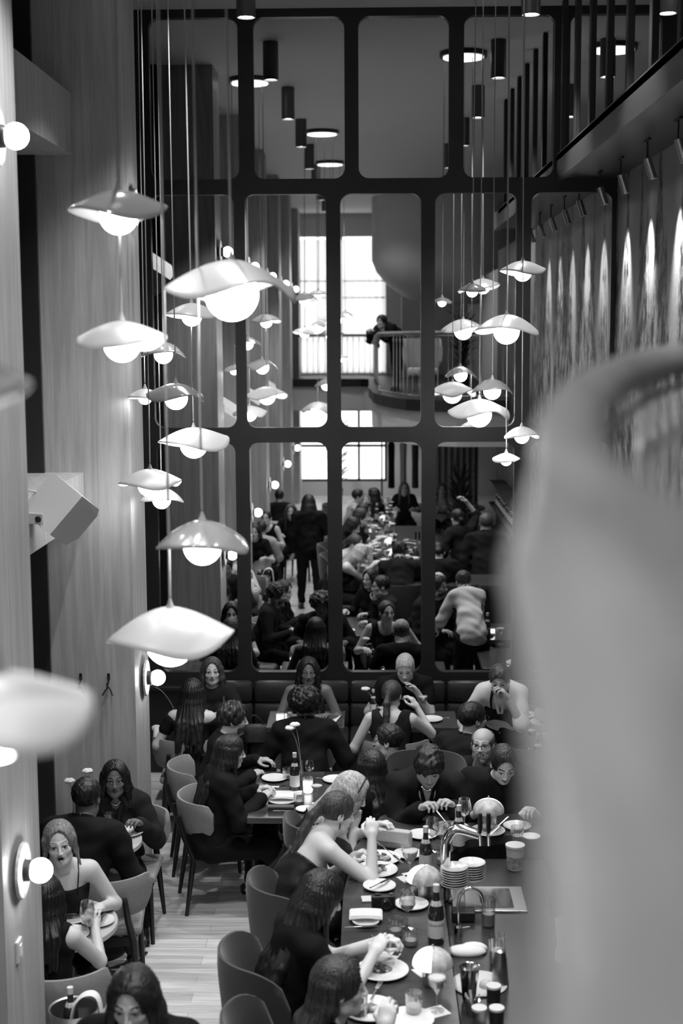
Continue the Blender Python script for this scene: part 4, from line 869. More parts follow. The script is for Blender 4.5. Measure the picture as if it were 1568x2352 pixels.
# ================================================================= PEOPLE: signed-distance bodies meshed by surface nets
class Field:
    def __init__(s, lo, hi, h):
        s.h = h; s.lo = np.array(lo, np.float32)-2*h; s.n = np.maximum(4, np.ceil((np.array(hi)-np.array(lo))/h).astype(int)+5)
        s.F = np.full(tuple(s.n), 9.0, np.float32)
        s.ax = [s.lo[i]+h*np.arange(s.n[i], dtype=np.float32) for i in range(3)]
    def sl(s, lo, hi):
        a = np.clip(np.floor((np.array(lo)-s.lo)/s.h).astype(int), 0, s.n); b = np.clip(np.ceil((np.array(hi)-s.lo)/s.h).astype(int)+1, 0, s.n)
        if np.any(b <= a): return None
        return tuple(slice(a[i], b[i]) for i in range(3))
    def grid(s, S): return np.meshgrid(*[s.ax[i][S[i]] for i in range(3)], indexing='ij', sparse=True)
    def mix(s, S, d, k, op):
        f = s.F[S]
        if op == 'u':
            if k > 0: hh = np.maximum(k-np.abs(f-d), 0)/k; s.F[S] = np.minimum(f, d)-hh*hh*k*.25
            else: s.F[S] = np.minimum(f, d)
        else:
            d = -d
            if k > 0: hh = np.maximum(k-np.abs(f-d), 0)/k; s.F[S] = np.maximum(f, d)+hh*hh*k*.25
            else: s.F[S] = np.maximum(f, d)
    def cap(s, a, b, ra, rb=None, k=.02, op='u'):
        rb = ra if rb is None else rb; a = np.array(a, np.float32); b = np.array(b, np.float32); m = max(ra, rb)+k+2*s.h
        S = s.sl(np.minimum(a, b)-m, np.maximum(a, b)+m)
        if S is None: return s
        X, Y, Z = s.grid(S); ab = b-a; L = float(ab @ ab) or 1e-9
        t = np.clip(((X-a[0])*ab[0]+(Y-a[1])*ab[1]+(Z-a[2])*ab[2])/L, 0, 1)
        d = np.sqrt((X-a[0]-t*ab[0])**2+(Y-a[1]-t*ab[1])**2+(Z-a[2]-t*ab[2])**2)-(ra+(rb-ra)*t)
        s.mix(S, d, k, op); return s
    def ell(s, c, r, R=None, k=.02, op='u'):
        c = np.array(c, np.float32); r = np.array(r, np.float32); m = float(r.max())+k+2*s.h
        S = s.sl(c-m, c+m)
        if S is None: return s
        X, Y, Z = s.grid(S); X = X-c[0]; Y = Y-c[1]; Z = Z-c[2]
        if R is not None:
            Q = np.array(R.transposed() if isinstance(R, Matrix) else R.T, np.float32)
            X, Y, Z = Q[0, 0]*X+Q[0, 1]*Y+Q[0, 2]*Z, Q[1, 0]*X+Q[1, 1]*Y+Q[1, 2]*Z, Q[2, 0]*X+Q[2, 1]*Y+Q[2, 2]*Z
        q = np.sqrt((X/r[0])**2+(Y/r[1])**2+(Z/r[2])**2); g = np.sqrt((X/r[0]**2)**2+(Y/r[1]**2)**2+(Z/r[2]**2)**2)+1e-9
        s.mix(S, (q*(q-1)/g).astype(np.float32), k, op); return s
    def func(s, fn):
        X, Y, Z = np.meshgrid(*s.ax, indexing='ij', sparse=True); s.F = fn(s.F, X, Y, Z).astype(np.float32); return s
    def nets(s):
        F = s.F; I = F < 0; n = F.shape
        if not I.any(): return np.zeros((0, 3)), np.zeros((0, 4), int)
        c = [I[i:n[0]-1+i, j:n[1]-1+j, k:n[2]-1+k] for i in (0, 1) for j in (0, 1) for k in (0, 1)]
        al = c[0].copy(); an = c[0].copy()
        for q in c[1:]: al &= q; an |= q
        act = an & ~al; idx = np.argwhere(act); ids = np.full(act.shape, -1, np.int64); ids[act] = np.arange(len(idx))
        P = np.zeros((len(idx), 3)); C = np.zeros(len(idx)); cor = [(i, j, k) for i in (0, 1) for j in (0, 1) for k in (0, 1)]
        val = {q: F[idx[:, 0]+q[0], idx[:, 1]+q[1], idx[:, 2]+q[2]] for q in cor}
        for q in cor:
            for ax in range(3):
                if q[ax] == 0:
                    r = list(q); r[ax] = 1; r = tuple(r); a, b = val[q], val[r]; m = (a < 0) != (b < 0)
                    t = a[m]/(a[m]-b[m]); p = np.tile(np.array(q, float), (m.sum(), 1)); p[:, ax] += t; P[m] += p; C[m] += 1
        V = s.lo+s.h*(idx+P/C[:, None]); Q = []
        for ax in range(3):
            u, v = (ax+1) % 3, (ax+2) % 3
            sl0 = [slice(1, n[i]-1) for i in range(3)]; sl0[ax] = slice(0, n[ax]-1); sl1 = list(sl0); sl1[ax] = slice(1, n[ax])
            A, B = I[tuple(sl0)], I[tuple(sl1)]; e = np.argwhere(A != B); flip = B[tuple(e.T)]
            e = e+np.array([0 if i == ax else 1 for i in range(3)])
            def g(du, dv):
                w = e.copy(); w[:, u] -= du; w[:, v] -= dv; return ids[w[:, 0], w[:, 1], w[:, 2]]
            q = np.stack([g(1, 1), g(0, 1), g(0, 0), g(1, 0)], 1); q[flip] = q[flip][:, ::-1]; Q.append(q)
        return V, np.concatenate(Q)
def np_mesh(name, V, Q, mats=None, idx=None):
    me = bpy.data.meshes.new(name); me.vertices.add(len(V)); me.vertices.foreach_set('co', np.asarray(V, np.float32).ravel())
    me.loops.add(len(Q)*4); me.loops.foreach_set('vertex_index', np.asarray(Q, np.int32).ravel()); me.polygons.add(len(Q))
    me.polygons.foreach_set('loop_start', np.arange(0, len(Q)*4, 4, dtype=np.int32)); me.polygons.foreach_set('loop_total', np.full(len(Q), 4, np.int32))
    if idx is not None: me.polygons.foreach_set('material_index', np.asarray(idx, np.int32))
    me.update(calc_edges=True); me.polygons.foreach_set('use_smooth', np.ones(len(Q), bool)); me.validate(); return me
# ---- head template (centre between the ears, face towards +Y)
def head_template(h, beard=0, mouth=0, fem=1):
    f = Field((-.1, -.12, -.17), (.1, .125, .135), h); j = .0 if fem else .006
    f.ell((0, -.012, .035), (.074, .093, .082)); f.ell((0, .022, -.036), (.055+j, .066, .072+j), k=.03); f.ell((0, .058, -.088), (.022+j, .022, .018+j), k=.03)
    for s in (-1, 1):
        f.cap((s*.045, .01, -.075), (s*.012, .055, -.092), .018, .014, k=.03)
        f.ell((s*.036, .056, -.022), (.024, .020, .020), k=.02)
        f.cap((s*.012, .078, .026), (s*.042, .068, .026), .010, .009, k=.014)
        f.ell((s*.031, .098, .006), (.019, .019, .0125), k=.012, op='s'); f.ell((s*.031, .0715, .005), (.0135, .013, .0125), k=.001)
        f.cap((s*.018, .083, .0135), (s*.043, .075, .0135), .0042, .0038, k=.005)
        f.cap((s*.018, .082, -.005), (s*.042, .075, -.004), .003, .003, k=.005)
        f.ell((s*.076, -.008, -.004), (.009, .018, .030), k=.006); f.ell((s*.083, -.004, -.002), (.006, .009, .017), k=.004, op='s')
        f.ell((s*.0105, .096, -.029), (.0075, .0095, .0065), k=.006); f.ell((s*.006, .104, -.036), (.0035, .005, .004), k=.003, op='s')
    f.cap((0, .084, .014), (0, .106, -.024), .0075, .0085, k=.012)
    zl = -.057
    if mouth: f.ell((0, .092, zl-.004), (.019, .016, .012*mouth), k=.005, op='s')
    for s in (-1, 1):
        f.cap((0, .0905, zl+.005+mouth*.010), (s*.021, .081, zl+mouth*.003), .0052, .003, k=.006); f.cap((0, .0895, zl-.006-mouth*.010), (s*.019, .081, zl-mouth*.005), .0062, .003, k=.006)
    if not mouth: f.cap((-.021, .0925, zl), (.021, .0925, zl), .0016, k=.004, op='s')
    f.cap((0, -.015, -.05), (0, -.03, -.16), .050 if fem else .058, .052 if fem else .062, k=.03)
    V, Q = f.nets(); c = V[Q].mean(1); x, y, z = np.abs(c[:, 0]), c[:, 1], c[:, 2]; m = np.zeros(len(Q), int)
    m[(y > .06) & (x < .023) & (np.abs(z-zl) < .0105+.005*mouth-.22*x) & (y > .079)] = 1
    if mouth: m[(x < .015) & (np.abs(z-zl+.003) < .008*mouth) & (y < .088) & (y > .05)] = 3
    de = np.sqrt((x-.031)**2+(y-.0715)**2+(z-.005)**2); m[(de < .0148) & (y > .076) & (np.abs(z-.004) < .0075)] = 2
    m[(m == 2) & ((x-.031)**2+(z-.005)**2 < .0058**2)] = 3
    m[(y > .07) & (x > .016) & (x < .044) & (np.abs(z-.0125) < .0028)] = 3
    m[(y > .055) & (x > .012) & (x < .047) & (np.abs(z-(.0315+.004*np.sin((x-.012)/.035*2.6)-.06*np.maximum(0, x-.036))) < .0034)] = 4
    return V, Q, m
# ---- hand template (wrist at 0, fingers +Y, palm down, thumb on +X), curled
def hand_template(h, curl):
    f = Field((-.06, -.04, -.11), (.09, .21, .03), h)
    f.cap((0, -.03, 0), (0, .02, 0), .026, .027, k=.01); f.ell((0, .05, -.004), (.040, .052, .017), k=.02)
    spec = [(.030, .088, .040, .026, .020, .0088), (.010, .094, .046, .030, .022, .0092), (-.011, .090, .042, .028, .021, .0088), (-.030, .080, .033, .021, .018, .0078)]
    for i, (x, y, a, b_, c, r) in enumerate(spec):
        p = np.array([x*.9, y-.012, -.002]); an = .25+curl*.35+.06*i; dirx = x*.18
        f.cap((x*.6, .04, -.002), p, r*1.1, r*1.1, k=.012)
        for L, dn in ((a, curl*.9+.12), (b_, curl*1.0+.12), (c, curl*.6)):
            q = p+L*np.array([dirx, math.cos(an), -math.sin(an)]); f.cap(p, q, r, r*.93, k=.004); p = q; an += dn; r *= .93
    p0 = np.array([.024, .018, -.008]); p1 = p0+np.array([.030, .030, -.014]); p2 = p1+np.array([.010-.012*curl, .028, -.012-.01*curl]); p3 = p2+np.array([-.006-.012*curl, .022, -.010])
    f.cap(p0, p1, .015, .0115, k=.014); f.cap(p1, p2, .0108, .010, k=.005); f.cap(p2, p3, .010, .0085, k=.005)
    return f.nets()
HEADS = {}; HANDS = {}
def get_head(h, mouth, fem):
    k = (h, mouth, fem)
    if k not in HEADS: HEADS[k] = head_template(h, mouth=mouth, fem=fem)
    return HEADS[k]
def get_hand(h, curl):
    k = (h, curl)
    if k not in HANDS: HANDS[k] = hand_template(h, curl)
    return HANDS[k]
def vec(*a): return Vector(a)
def npv(v): return np.array(v, np.float32)
def skin(g):
    g = min(.66, g*1.08) if g > .3 else g*1.35
    return mat('skin_%03d' % int(g*100), g, .45, spec=.4)
def hairmat(g):
    return mat('hair_%03d' % int(g*1000), g*.8, .42, noise=.55, nscale=(90, 90, 4), bump=.3, spec=.5)
def cloth(g, rough=.85): return mat('cloth_%03d_%02d' % (int(g*1000), int(rough*10)), g*.6 if g < .05 else g, rough, bump=.25, nscale=(14, 14, 9), spec=.2 if rough > .5 else .5)
def ik(S, T, l1, l2, pole):
    d = T-S; L = min(d.length, (l1+l2)*.985); dn = d.normalized(); T2 = S+dn*L
    a = (l1*l1-l2*l2+L*L)/(2*L); hh = math.sqrt(max(0, l1*l1-a*a)); p = (pole-dn*pole.dot(dn)).normalized()
    return S+dn*a+p*hh, T2
def person(label, head=None, z=None, at=None, face=0, sit=True, seat=.46, lean=8, side=0, bend=10, hyaw=0, hpitch=0, htilt=0, hands=None, curl=(.5, .5), fem=1, sc=.94,
           sk=.42, hair='long', hc=.02, hairlen=.38, top='tee', tg=.012, neck=.0, bottom='trousers', bg=.012, mouth=0, hi=0, extras=(), lipg=None, wide=1.0, group=None, mirror=False, reflect=False, knees=.1, hstart=66, legs=True, browg=None):
    S_ = sc; hip_z = seat+.085 if sit else .93*S_
    if sit and z is not None:
        tz = z; a1, a2 = math.radians(lean), math.radians(lean+bend); est = hip_z+S_*(.19*math.cos(a1)+.39*math.cos(a2))+.125*S_*math.cos(math.radians(hpitch))-.01
        seat += tz-est; hip_z += tz-est; z = None
    R1 = Matrix.Rotation(math.radians(-lean), 3, 'X') @ Matrix.Rotation(math.radians(side), 3, 'Y'); R2 = Matrix.Rotation(math.radians(-lean-bend), 3, 'X') @ Matrix.Rotation(math.radians(side), 3, 'Y')
    P = vec(0, 0, hip_z); W = P+R1 @ vec(0, 0, .19*S_); Cc = W+R2 @ vec(0, 0, .19*S_); N_ = Cc+R2 @ vec(0, -.005, .15*S_)
    hd = Matrix.Rotation(math.radians(hyaw), 3, 'Z') @ Matrix.Rotation(math.radians(-hpitch), 3, 'X') @ Matrix.Rotation(math.radians(htilt), 3, 'Y')
    HC = N_+R2 @ vec(0, .02, .05*S_)+hd @ vec(0, .02, .105*S_)
    sh = .165*S_*wide*(1 if fem else 1.13)
    SL, SR = N_+R2 @ vec(-sh, 0, -.045*S_), N_+R2 @ vec(sh, 0, -.045*S_)
    fr_ = math.radians(face)
    rot = Matrix.Rotation(fr_, 3, 'Z')
    if head is not None:
        w_ = (MZ if reflect else PZ)(head[0], head[1], (HC.z if z is None else z)); off_ = rot @ HC
        loc = Vector((w_.x-off_.x, w_.y-off_.y, 0 if z is None else z-HC.z))
    else: loc = Vector(at)
    if hands is None: hands = ((-.17, .36, .80), (.17, .36, .80)) if sit else ((-.24, .06, .78*S_), (.24, .06, .78*S_))
    la, lf = .285*S_, .25*S_
    arms = []
    for sgn, Sh, T in ((-1, SL, hands[0]), (1, SR, hands[1])):
        El, Wr = ik(Sh, Vector(T), la, lf, vec(sgn*.55, -.25, -1.0)); arms.append((sgn, Sh, El, Wr))
    h = .0085 if hi else .012
    allp = [P, W, Cc, N_]+[q for a in arms for q in a[1:]]
    hipw = .092*S_*(1.05 if fem else 1); legp = []
    for sgn in (-1, 1):
        A = P+vec(sgn*hipw, .0, -.01)
        if sit: K = A+vec(sgn*knees*.6, .42*S_, .0); K.z = max(seat+.06, .44); F_ = vec(K.x+sgn*.02, K.y-.02+.06*sgn, max(.08, K.z-.42))
        else: K = A+vec(sgn*.02, .03+.07*sgn, -.43*S_); F_ = vec(K.x, K.y-.06+.12*(sgn > 0), .08)
        legp.append((sgn, A, K, F_)); allp += [K, F_, F_+vec(0, .2, -.08)]
    lo = np.min([npv(q) for q in allp], 0)-.16; hi_ = np.max([npv(q) for q in allp], 0)+.16; lo[2] = 0
    g = 1.0 if fem else 1.08
    def torso(f, e=0, k=.06):
        f.ell(P+vec(0, 0, .01), npv((.165*S_*(1 if fem else .96)+e, .125*S_+e, .115*S_+e)), R1, k=k)
        f.ell(W, npv(((.125 if fem else .145)*S_*wide+e, .095*S_*wide+e, .13*S_+e)), R1, k=k)
        f.ell(Cc+R2 @ vec(0, 0, -.01), npv((.142*S_*g*wide+e, .100*S_*wide+e, .15*S_+e)), R2, k=k)
        f.cap(SL+R2 @ vec(.035, 0, 0), SR+R2 @ vec(-.035, 0, 0), .056*S_*g+e, k=k); f.ell(N_+R2 @ vec(0, -.02, -.03), npv((.10*S_+e, .055*S_+e, .05*S_+e)), R2, k=k)
        if fem:
            for s in (-1, 1): f.ell(Cc+R2 @ vec(s*.068*S_, .085*S_, -.035*S_), npv((.058*S_+e, .050*S_+e, .055*S_+e)), R2, k=.03)
    def uarm(f, a, e=0, t=1): f.cap(a[1], a[1].lerp(a[2], t), .050*S_*g+e, .050*S_*g+e+(.039*S_*g-.050*S_*g)*t, k=.03)
    def farm(f, a, e=0, t=1): f.cap(a[2], a[2].lerp(a[3], t), .039*S_*g+e, .039*S_*g+e+(.026*S_*g-.039*S_*g)*t, k=.02)
    def leg(f, l, e=0, t=1):
        f.cap(l[1], l[2], .088*S_+e, .058*S_+e, k=.04)
        if t > 1: f.cap(l[2], l[2].lerp(l[3], t-1), .056*S_+e, .056*S_+e-.020*S_*(t-1), k=.02)
    B = Field(lo, hi_, h); torso(B)
    B.cap(N_+R2 @ vec(0, -.01, -.04), HC+hd @ vec(0, -.025, -.09), .058*S_*g, .052*S_*g, k=.04)
    for a in arms: uarm(B, a); farm(B, a)
    for l in legp: leg(B, l, 0, 2); B.cap(l[3]+vec(0, -.03, -.04), l[3]+vec(0, .14, -.055), .033, .024, k=.03)
    V, Q = B.nets(); Ms = np.zeros(len(Q), int)
    HV, HQ, HM = get_head(.0028 if hi else .0042, mouth, fem)
    hs = S_*1.0; Rn = np.array(hd); HV = (HV*hs) @ Rn.T+npv(HC)
    VV = [V, HV]; QQ = [Q, HQ+len(V)]; MM = [Ms, HM]; nv = len(V)+len(HV)
    for (sgn, Sh, El, Wr), cu in zip(arms, curl):
        hv, hq = get_hand(.0035 if hi else .005, cu); hv = hv.copy()*S_*1.0
        dr = (Wr-El).normalized(); up = vec(0, 0, 1)-dr*dr.z; 
        if up.length < .3: up = vec(sgn*-1, 0, 0)-dr*dr.x*(-sgn)
        up.normalize(); xr = dr.cross(up).normalized()
        # thumb towards the body middle
        tx = -sgn*xr
        M_ = np.array([npv(tx), npv(dr), npv(up)]).T
        hv = hv @ M_.T+npv(Wr)
        if sgn < 0: pass
        if np.linalg.det(M_) < 0: hq = hq[:, ::-1]
        VV.append(hv); QQ.append(hq+nv); MM.append(np.zeros(len(hq), int)); nv += len(hv)
    me = np_mesh('person', np.concatenate(VV), np.concatenate(QQ), idx=np.concatenate(MM))
    for m_ in (skin(sk), mat('lip_%02d' % int((lipg or sk*.6)*100), lipg or sk*.6, .35), mat('eye_white', .42, .2), mat('eye_dark', .015, .2), mat('brow_%03d' % int((browg if browg is not None else min(hc, .12))*1000), browg if browg is not None else min(hc, .12), .8)): me.materials.append(m_)
    o = bpy.data.objects.new('person', me); COL.objects.link(o); o.location = loc; o.rotation_euler = (0, 0, fr_); tag(o, label, 'person', group)
    # ------------------------------------------------ clothes
    def wr(f, amp=.004):
        ph = random.uniform(0, 6); f.func(lambda F, X, Y, Z: F+amp*1.3*np.sin(X*22+Z*13+2*np.sin(Z*9+ph)+ph)*np.sin(Z*27-Y*19+ph)+amp*.9*np.sin(Y*31+Z*41+2.5*np.sin(X*12+ph))*np.sin(X*17-Z*11+ph)); return f
    def emit(f, name, m_, amp=.004):
        v, q = wr(f, amp).nets()
        if len(q) == 0: return None
        return link(name, np_mesh(name, v, q), m_, o)
    e = {'blazer': .022, 'jacket': .020, 'shirt': .016, 'puff': .018, 'long': .015}.get(top, .012)
    if top:
        f = Field(lo, hi_, h); torso(f, e, .09)
        if top in ('blazer', 'jacket', 'shirt', 'long', 'puff'): f.cap(W+R1 @ vec(0, .0, -.02), P+vec(0, .0, .02), .125*S_*wide+e, .14*S_+e, k=.08)
        sl_ = {'tee': .55, 'long': 2, 'blazer': 2, 'shirt': 1.15, 'tank': 0, 'cami': 0, 'strapless': 0, 'puff': 1.6, 'offshoulder': 0, 'jacket': 2, 'cap': .3}[top]
        for a in arms:
            if sl_ > 0: uarm(f, a, e+(.012 if top == 'puff' else .004)+(.03 if top == 'puff' else 0), min(1, sl_))
            if sl_ > 1: farm(f, a, e+.006, min(1, sl_-1)*.96)
        n2 = N_
        if top in ('tee', 'long', 'shirt', 'jacket', 'puff', 'cap'): f.ell(n2+R2 @ vec(0, .015-neck*.3, .07-neck*.5), npv((.072+neck, .075+neck, .075+neck)), R2, k=.01, op='s')
        if top == 'blazer': 
            f.ell(n2+R2 @ vec(0, .0, .075), npv((.068, .07, .075)), R2, k=.01, op='s'); f.cap(n2+R2 @ vec(0, .13, -.0), Cc+R2 @ vec(0, .185, -.09), .072, .035, k=.01, op='s')
        if top == 'tank':
            f.ell(n2+R2 @ vec(0, -.0, .05-neck*.2), npv((.095, .16, .13+neck)), R2, k=.01, op='s')
            for a in arms: f.ell(a[1]+R2 @ vec(a[0]*.055, 0, 0), (.085, .12, .10), R2, k=.01, op='s')
        if top in ('cami', 'strapless', 'offshoulder'):
            hcut = {'cami': .045, 'strapless': .0, 'offshoulder': .06}[top]*S_
            nr = R2 @ vec(0, 0, 1); pc = Cc+nr*hcut
            f.func(lambda F, X, Y, Z: np.maximum(F, (X-pc.x)*nr.x+(Y-pc.y)*nr.y+(Z-pc.z)*nr.z))
            for a in arms: f.ell(a[1]+R2 @ vec(a[0]*.05, 0, -.05), (.06, .12, .14), R2, k=.01, op='s')
            if top == 'cami':
                for s in (-1, 1): MB().tube(spline([Cc+R2 @ vec(s*.075*S_, .125*S_, hcut-.03), N_+R2 @ vec(s*.088*S_, .062, -.03), N_+R2 @ vec(s*.09*S_, .03, .008), N_+R2 @ vec(s*.09*S_, -.01, .018), N_+R2 @ vec(s*.088*S_, -.055, -.01), Cc+R2 @ vec(s*.07*S_, -.118*S_, hcut-.02)], 5), .004, 6).build('strap', cloth(tg), o, smooth=True)
            if top == 'offshoulder':
                for a in arms: f.cap(a[1].lerp(a[2], .18), a[1].lerp(a[2], .42), .066*S_, .062*S_, k=.02)
        zc_ = P.z-.07
        f.func(lambda F, X, Y, Z: np.maximum(F, zc_-Z))
        emit(f, {'blazer': 'blazer', 'jacket': 'jacket', 'shirt': 'shirt', 'tee': 'tee_shirt', 'tank': 'tank_top', 'cami': 'camisole', 'strapless': 'strapless_dress', 'puff': 'puff_sleeve_top', 'offshoulder': 'off_shoulder_top', 'long': 'long_sleeve_top', 'cap': 'top'}[top], cloth(tg, .35 if top == 'strapless' else .85), .005 if top in ('blazer', 'puff', 'shirt', 'jacket') else .003)
        if top in ('blazer', 'jacket', 'shirt'):
            b = MB()
            for s in (-1, 1):
                pts = [N_+R2 @ vec(s*.01, -.075, .055), N_+R2 @ vec(s*.062, -.03, .05), N_+R2 @ vec(s*.062, .04, .015), N_+R2 @ vec(s*.035, .085, -.03), Cc+R2 @ vec(s*.012, .13, .02)]
                b.tube(spline(pts, 4), [.006]+[.018]*10+[.012]*20 if False else .014, 8, flat=.6)
            b.build('collar', cloth(tg, .85), o, smooth=True)
    if bottom:
        f = Field(lo, hi_, .014 if not hi else .012)
        f.ell(P+vec(0, 0, -.0), npv((.178*S_, .135*S_, .12*S_)), R1, k=.05)
        for l in legp: leg(f, l, .015, 1 if bottom == 'skirt' else 1.93)
        if bottom == 'skirt': f.cap(legp[0][1], legp[0][2], .085, .07, k=.08); f.cap((legp[0][1]+legp[1][1])/2, (legp[0][2]+legp[1][2])/2, .08, .06, k=.06)
        emit(f, 'skirt' if bottom == 'skirt' else 'trousers', cloth(bg), .004)
    for l in legp:
        fz = l[3].z-.08; b = MB(); b.sph((l[3].x, l[3].y+.05, fz+.045), (.045, .13, .045), 14).bb(l[3].x-.04, l[3].x+.04, l[3].y-.07, l[3].y+.16, fz, fz+.015, bev=.006); b.build('shoe', mat('black_shoe', .015, .3), o, smooth=True)
    # ------------------------------------------------ hair
    def H(x, y, z_): return HC+hd @ (vec(x, y, z_)*hs)
    def He(f, c, r, k=.02, op='u'): f.ell(H(*c), npv(r)*hs, hd, k=k, op=op)
    hh = .005 if hi else .0065
    def yback(z_):
        pts = [(P.z, P.y-.02), (W.z, W.y), (Cc.z, Cc.y), (N_.z, N_.y)]
        return float(np.interp(z_, [p[0] for p in pts], [p[1] for p in pts]))
    if hair:
        drop = {'long': hairlen, 'bob': .2, 'pony': .42, 'bun': .16, 'updo': .26}.get(hair, .16)
        flo = npv(HC)-.2; fhi = npv(HC)+.2; flo[2] = HC.z-drop-.06
        if hair == 'pony': flo[:2] -= .08
        if hair in ('long',): flo[:2] -= .04+max(0, hairlen-.35)*.9; fhi[:2] += .04
        f = Field(flo, fhi, hh)
        t = {'long': .016, 'bob': .018, 'pony': .009, 'bun': .009, 'updo': .015, 'short': .010, 'curly': .020, 'afro': .0, 'crop': .004, 'bald': .005, 'messy': .020}[hair]
        if hair == 'afro': He(f, (0, -.03, .05), (.14, .14, .112)); He(f, (0, .085, -.045), (.072, .075, .10), .02, 's'); 
        else:
            He(f, (0, -.014, .038), (.076+t, .096+t, .083+t))
            if hair in ('short', 'curly', 'crop', 'messy', 'bald'):
                He(f, (0, .112, -.03), (.082, .088, .112 if hair not in ('messy',) else .098), .012, 's'); He(f, (0, .0, -.105), (.15, .16, .075), .01, 's')
                if hair == 'bald': He(f, (0, .03, .10), (.075, .10, .075), .02, 's')
                if hair == 'messy': He(f, (0, .062, .085), (.062, .05, .035), .03); He(f, (.03, .085, .06), (.04, .022, .028), .02); He(f, (-.03, .082, .055), (.035, .02, .03), .02)
            elif hair in ('pony', 'bun', 'updo'):
                He(f, (0, .118, .0), (.072, .085, .115), .01, 's'); He(f, (0, .105, -.06), (.09, .075, .09), .01, 's'); He(f, (0, .03, -.11), (.11, .10, .085), .01, 's')
                if hair == 'pony':
                    a = H(0, -.105, .03); b1 = H(0, -.15, -.04); c1 = Vector((b1.x, b1.y, b1.z))-vec(0, .01, .14); d1 = c1+vec(.01, .01, -.13)
                    f.cap(a, b1, .026, .032, k=.02); q0 = b1
                    for kk in range(4):
                        zz = q0.z-.085; q1_ = Vector((q0.x, min(q0.y, yback(zz)-.115), zz)); f.cap(q0, q1_, .026, .030 if kk < 3 else .012, k=.012); q0 = q1_
                else: He(f, (0, -.11, -.02), (.045, .038, .045))
                if hair == 'updo':
                    for s in (-1, 1): f.cap(H(s*.082, .03, .04), H(s*.086, .0, -.05), .016, .014, k=.02); f.cap(H(s*.086, 0, -.05), H(s*.10, .02, -.13), .013, .006, k=.01)
            else:
                back = R2 @ vec(0, -1, 0)
                n_ = 22
                for i in range(n_):
                    th = math.radians(hstart+(360-2*hstart)*i/(n_-1)); sx, cy_ = math.sin(th), math.cos(th)
                    a = H(.080*sx, .088*cy_-.012, .03); b1 = H(.090*sx, .092*cy_-.018, -.06)
                    L_ = hairlen*(.92+.12*math.sin(i*2.3)) if hair == 'long' else .15
                    e1 = Vector((b1.x, b1.y, HC.z-L_*.6)); out = vec(b1.x-HC.x, b1.y-HC.y, 0)
                    if hair == 'long':
                        e1 = e1+out*.12+vec(0, -.02, 0); e2 = Vector((e1.x, e1.y, HC.z-L_))+vec(.008*math.sin(i*1.7), 0, 0)
                        # lie over the shoulders and the back, never inside them
                        yb = (Cc+R2 @ vec(0, -.115*S_, 0)).y
                        if cy_ < .25: e1.y = min(e1.y, yback(e1.z)-.105); e2.y = min(e2.y, yback(e2.z)-.125)
                        else: yf = (Cc+R2 @ vec(0, .13*S_, 0)).y; e1.y = max(e1.y, yf-.06); e2.y = max(e2.y, yf-.01)
                    else: e1 = e1+out*.15; e2 = e1+vec(0, 0, -.03)
                    f.cap(a, b1, .017, .019, k=.022); f.cap(b1, e1, .019, .018, k=.020)
                    if hair == 'long': f.cap(e1, e2, .018, .008, k=.018)
                He(f, (0, .122, -.0), (.064, .092, .115), .008, 's'); f.cap(H(0, .10, .085), H(0, .01, .136), .0045, .004, k=.006, op='s'); f.cap(H(0, .11, -.10), H(0, .12, -.22), .055, .05, k=.01, op='s') if hairlen < .5 else None
        cx, cy0 = float(HC.x), float(HC.y); ph = random.uniform(0, 6)
        if hair in ('afro', 'curly', 'messy', 'short'):
            am, fq = {'afro': (.012, 70), 'curly': (.009, 75), 'messy': (.007, 60), 'short': (.003, 110)}[hair]
            f.func(lambda F, X, Y, Z: F+am*np.sin(X*fq+ph)*np.sin(Y*fq*1.1+ph)*np.sin(Z*fq*.9+2*ph)+am*.5*np.sin(X*fq*2.1+Z*fq*1.3)*np.sin(Y*fq*1.9))
        else:
            f.func(lambda F, X, Y, Z: F+.0018*np.sin(np.arctan2(X-cx, Y-cy0)*34+2.0*np.sin(Z*14+ph)+ph)+.0016*np.sin(np.arctan2(X-cx, Y-cy0)*71+3*np.sin(Z*9)))
        v, q = f.nets(); link('hair', np_mesh('hair', v, q), hairmat(hc), o)
    for x in extras:
        if x == 'glasses':
            b = MB()
            for s in (-1, 1):
                c = H(s*.033, .098, .004); pts = [c+hd @ (vec(.025*math.cos(a), 0, .018*math.sin(a))*hs) for a in np.linspace(0, 2*PI, 17)]
                b.tube(pts, .0018, 6); b.tube([H(s*.058, .094, .008), H(s*.082, .01, .008)], .0018, 6)
            b.tube([H(-.008, .1, .008), H(.008, .1, .008)], .0018, 6); b.build('glasses', M_BLACK, o, smooth=True)
        if x in ('beard', 'grey_beard'):
            f = Field(npv(HC)-.16, npv(HC)+.14, .005); He(f, (0, .026, -.066), (.0625, .0655, .056), .01); He(f, (0, .02, .045), (.2, .2, .088), .006, 's'); f.cap(H(-.022, .093, -.046), H(.022, .093, -.046), .007*hs, k=.01); He(f, (0, .12, -.048), (.024, .04, .016), .008, 's'); He(f, (0, .10, -.012), (.035, .04, .032), .006, 's'); He(f, (0, -.08, -.05), (.1, .08, .1), .006, 's')
            v, q = f.nets()
            if len(q): link('beard', np_mesh('beard', v, q), hairmat(.3 if x == 'grey_beard' else max(.05, hc)), o)
        if x == 'moustache':
            b = MB(); b.tube(spline([H(-.030, .082, -.056), H(-.015, .094, -.046), H(0, .098, -.044), H(.015, .094, -.046), H(.030, .082, -.056)], 4), .0055, 8); b.build('moustache', hairmat(.05), o, smooth=True)
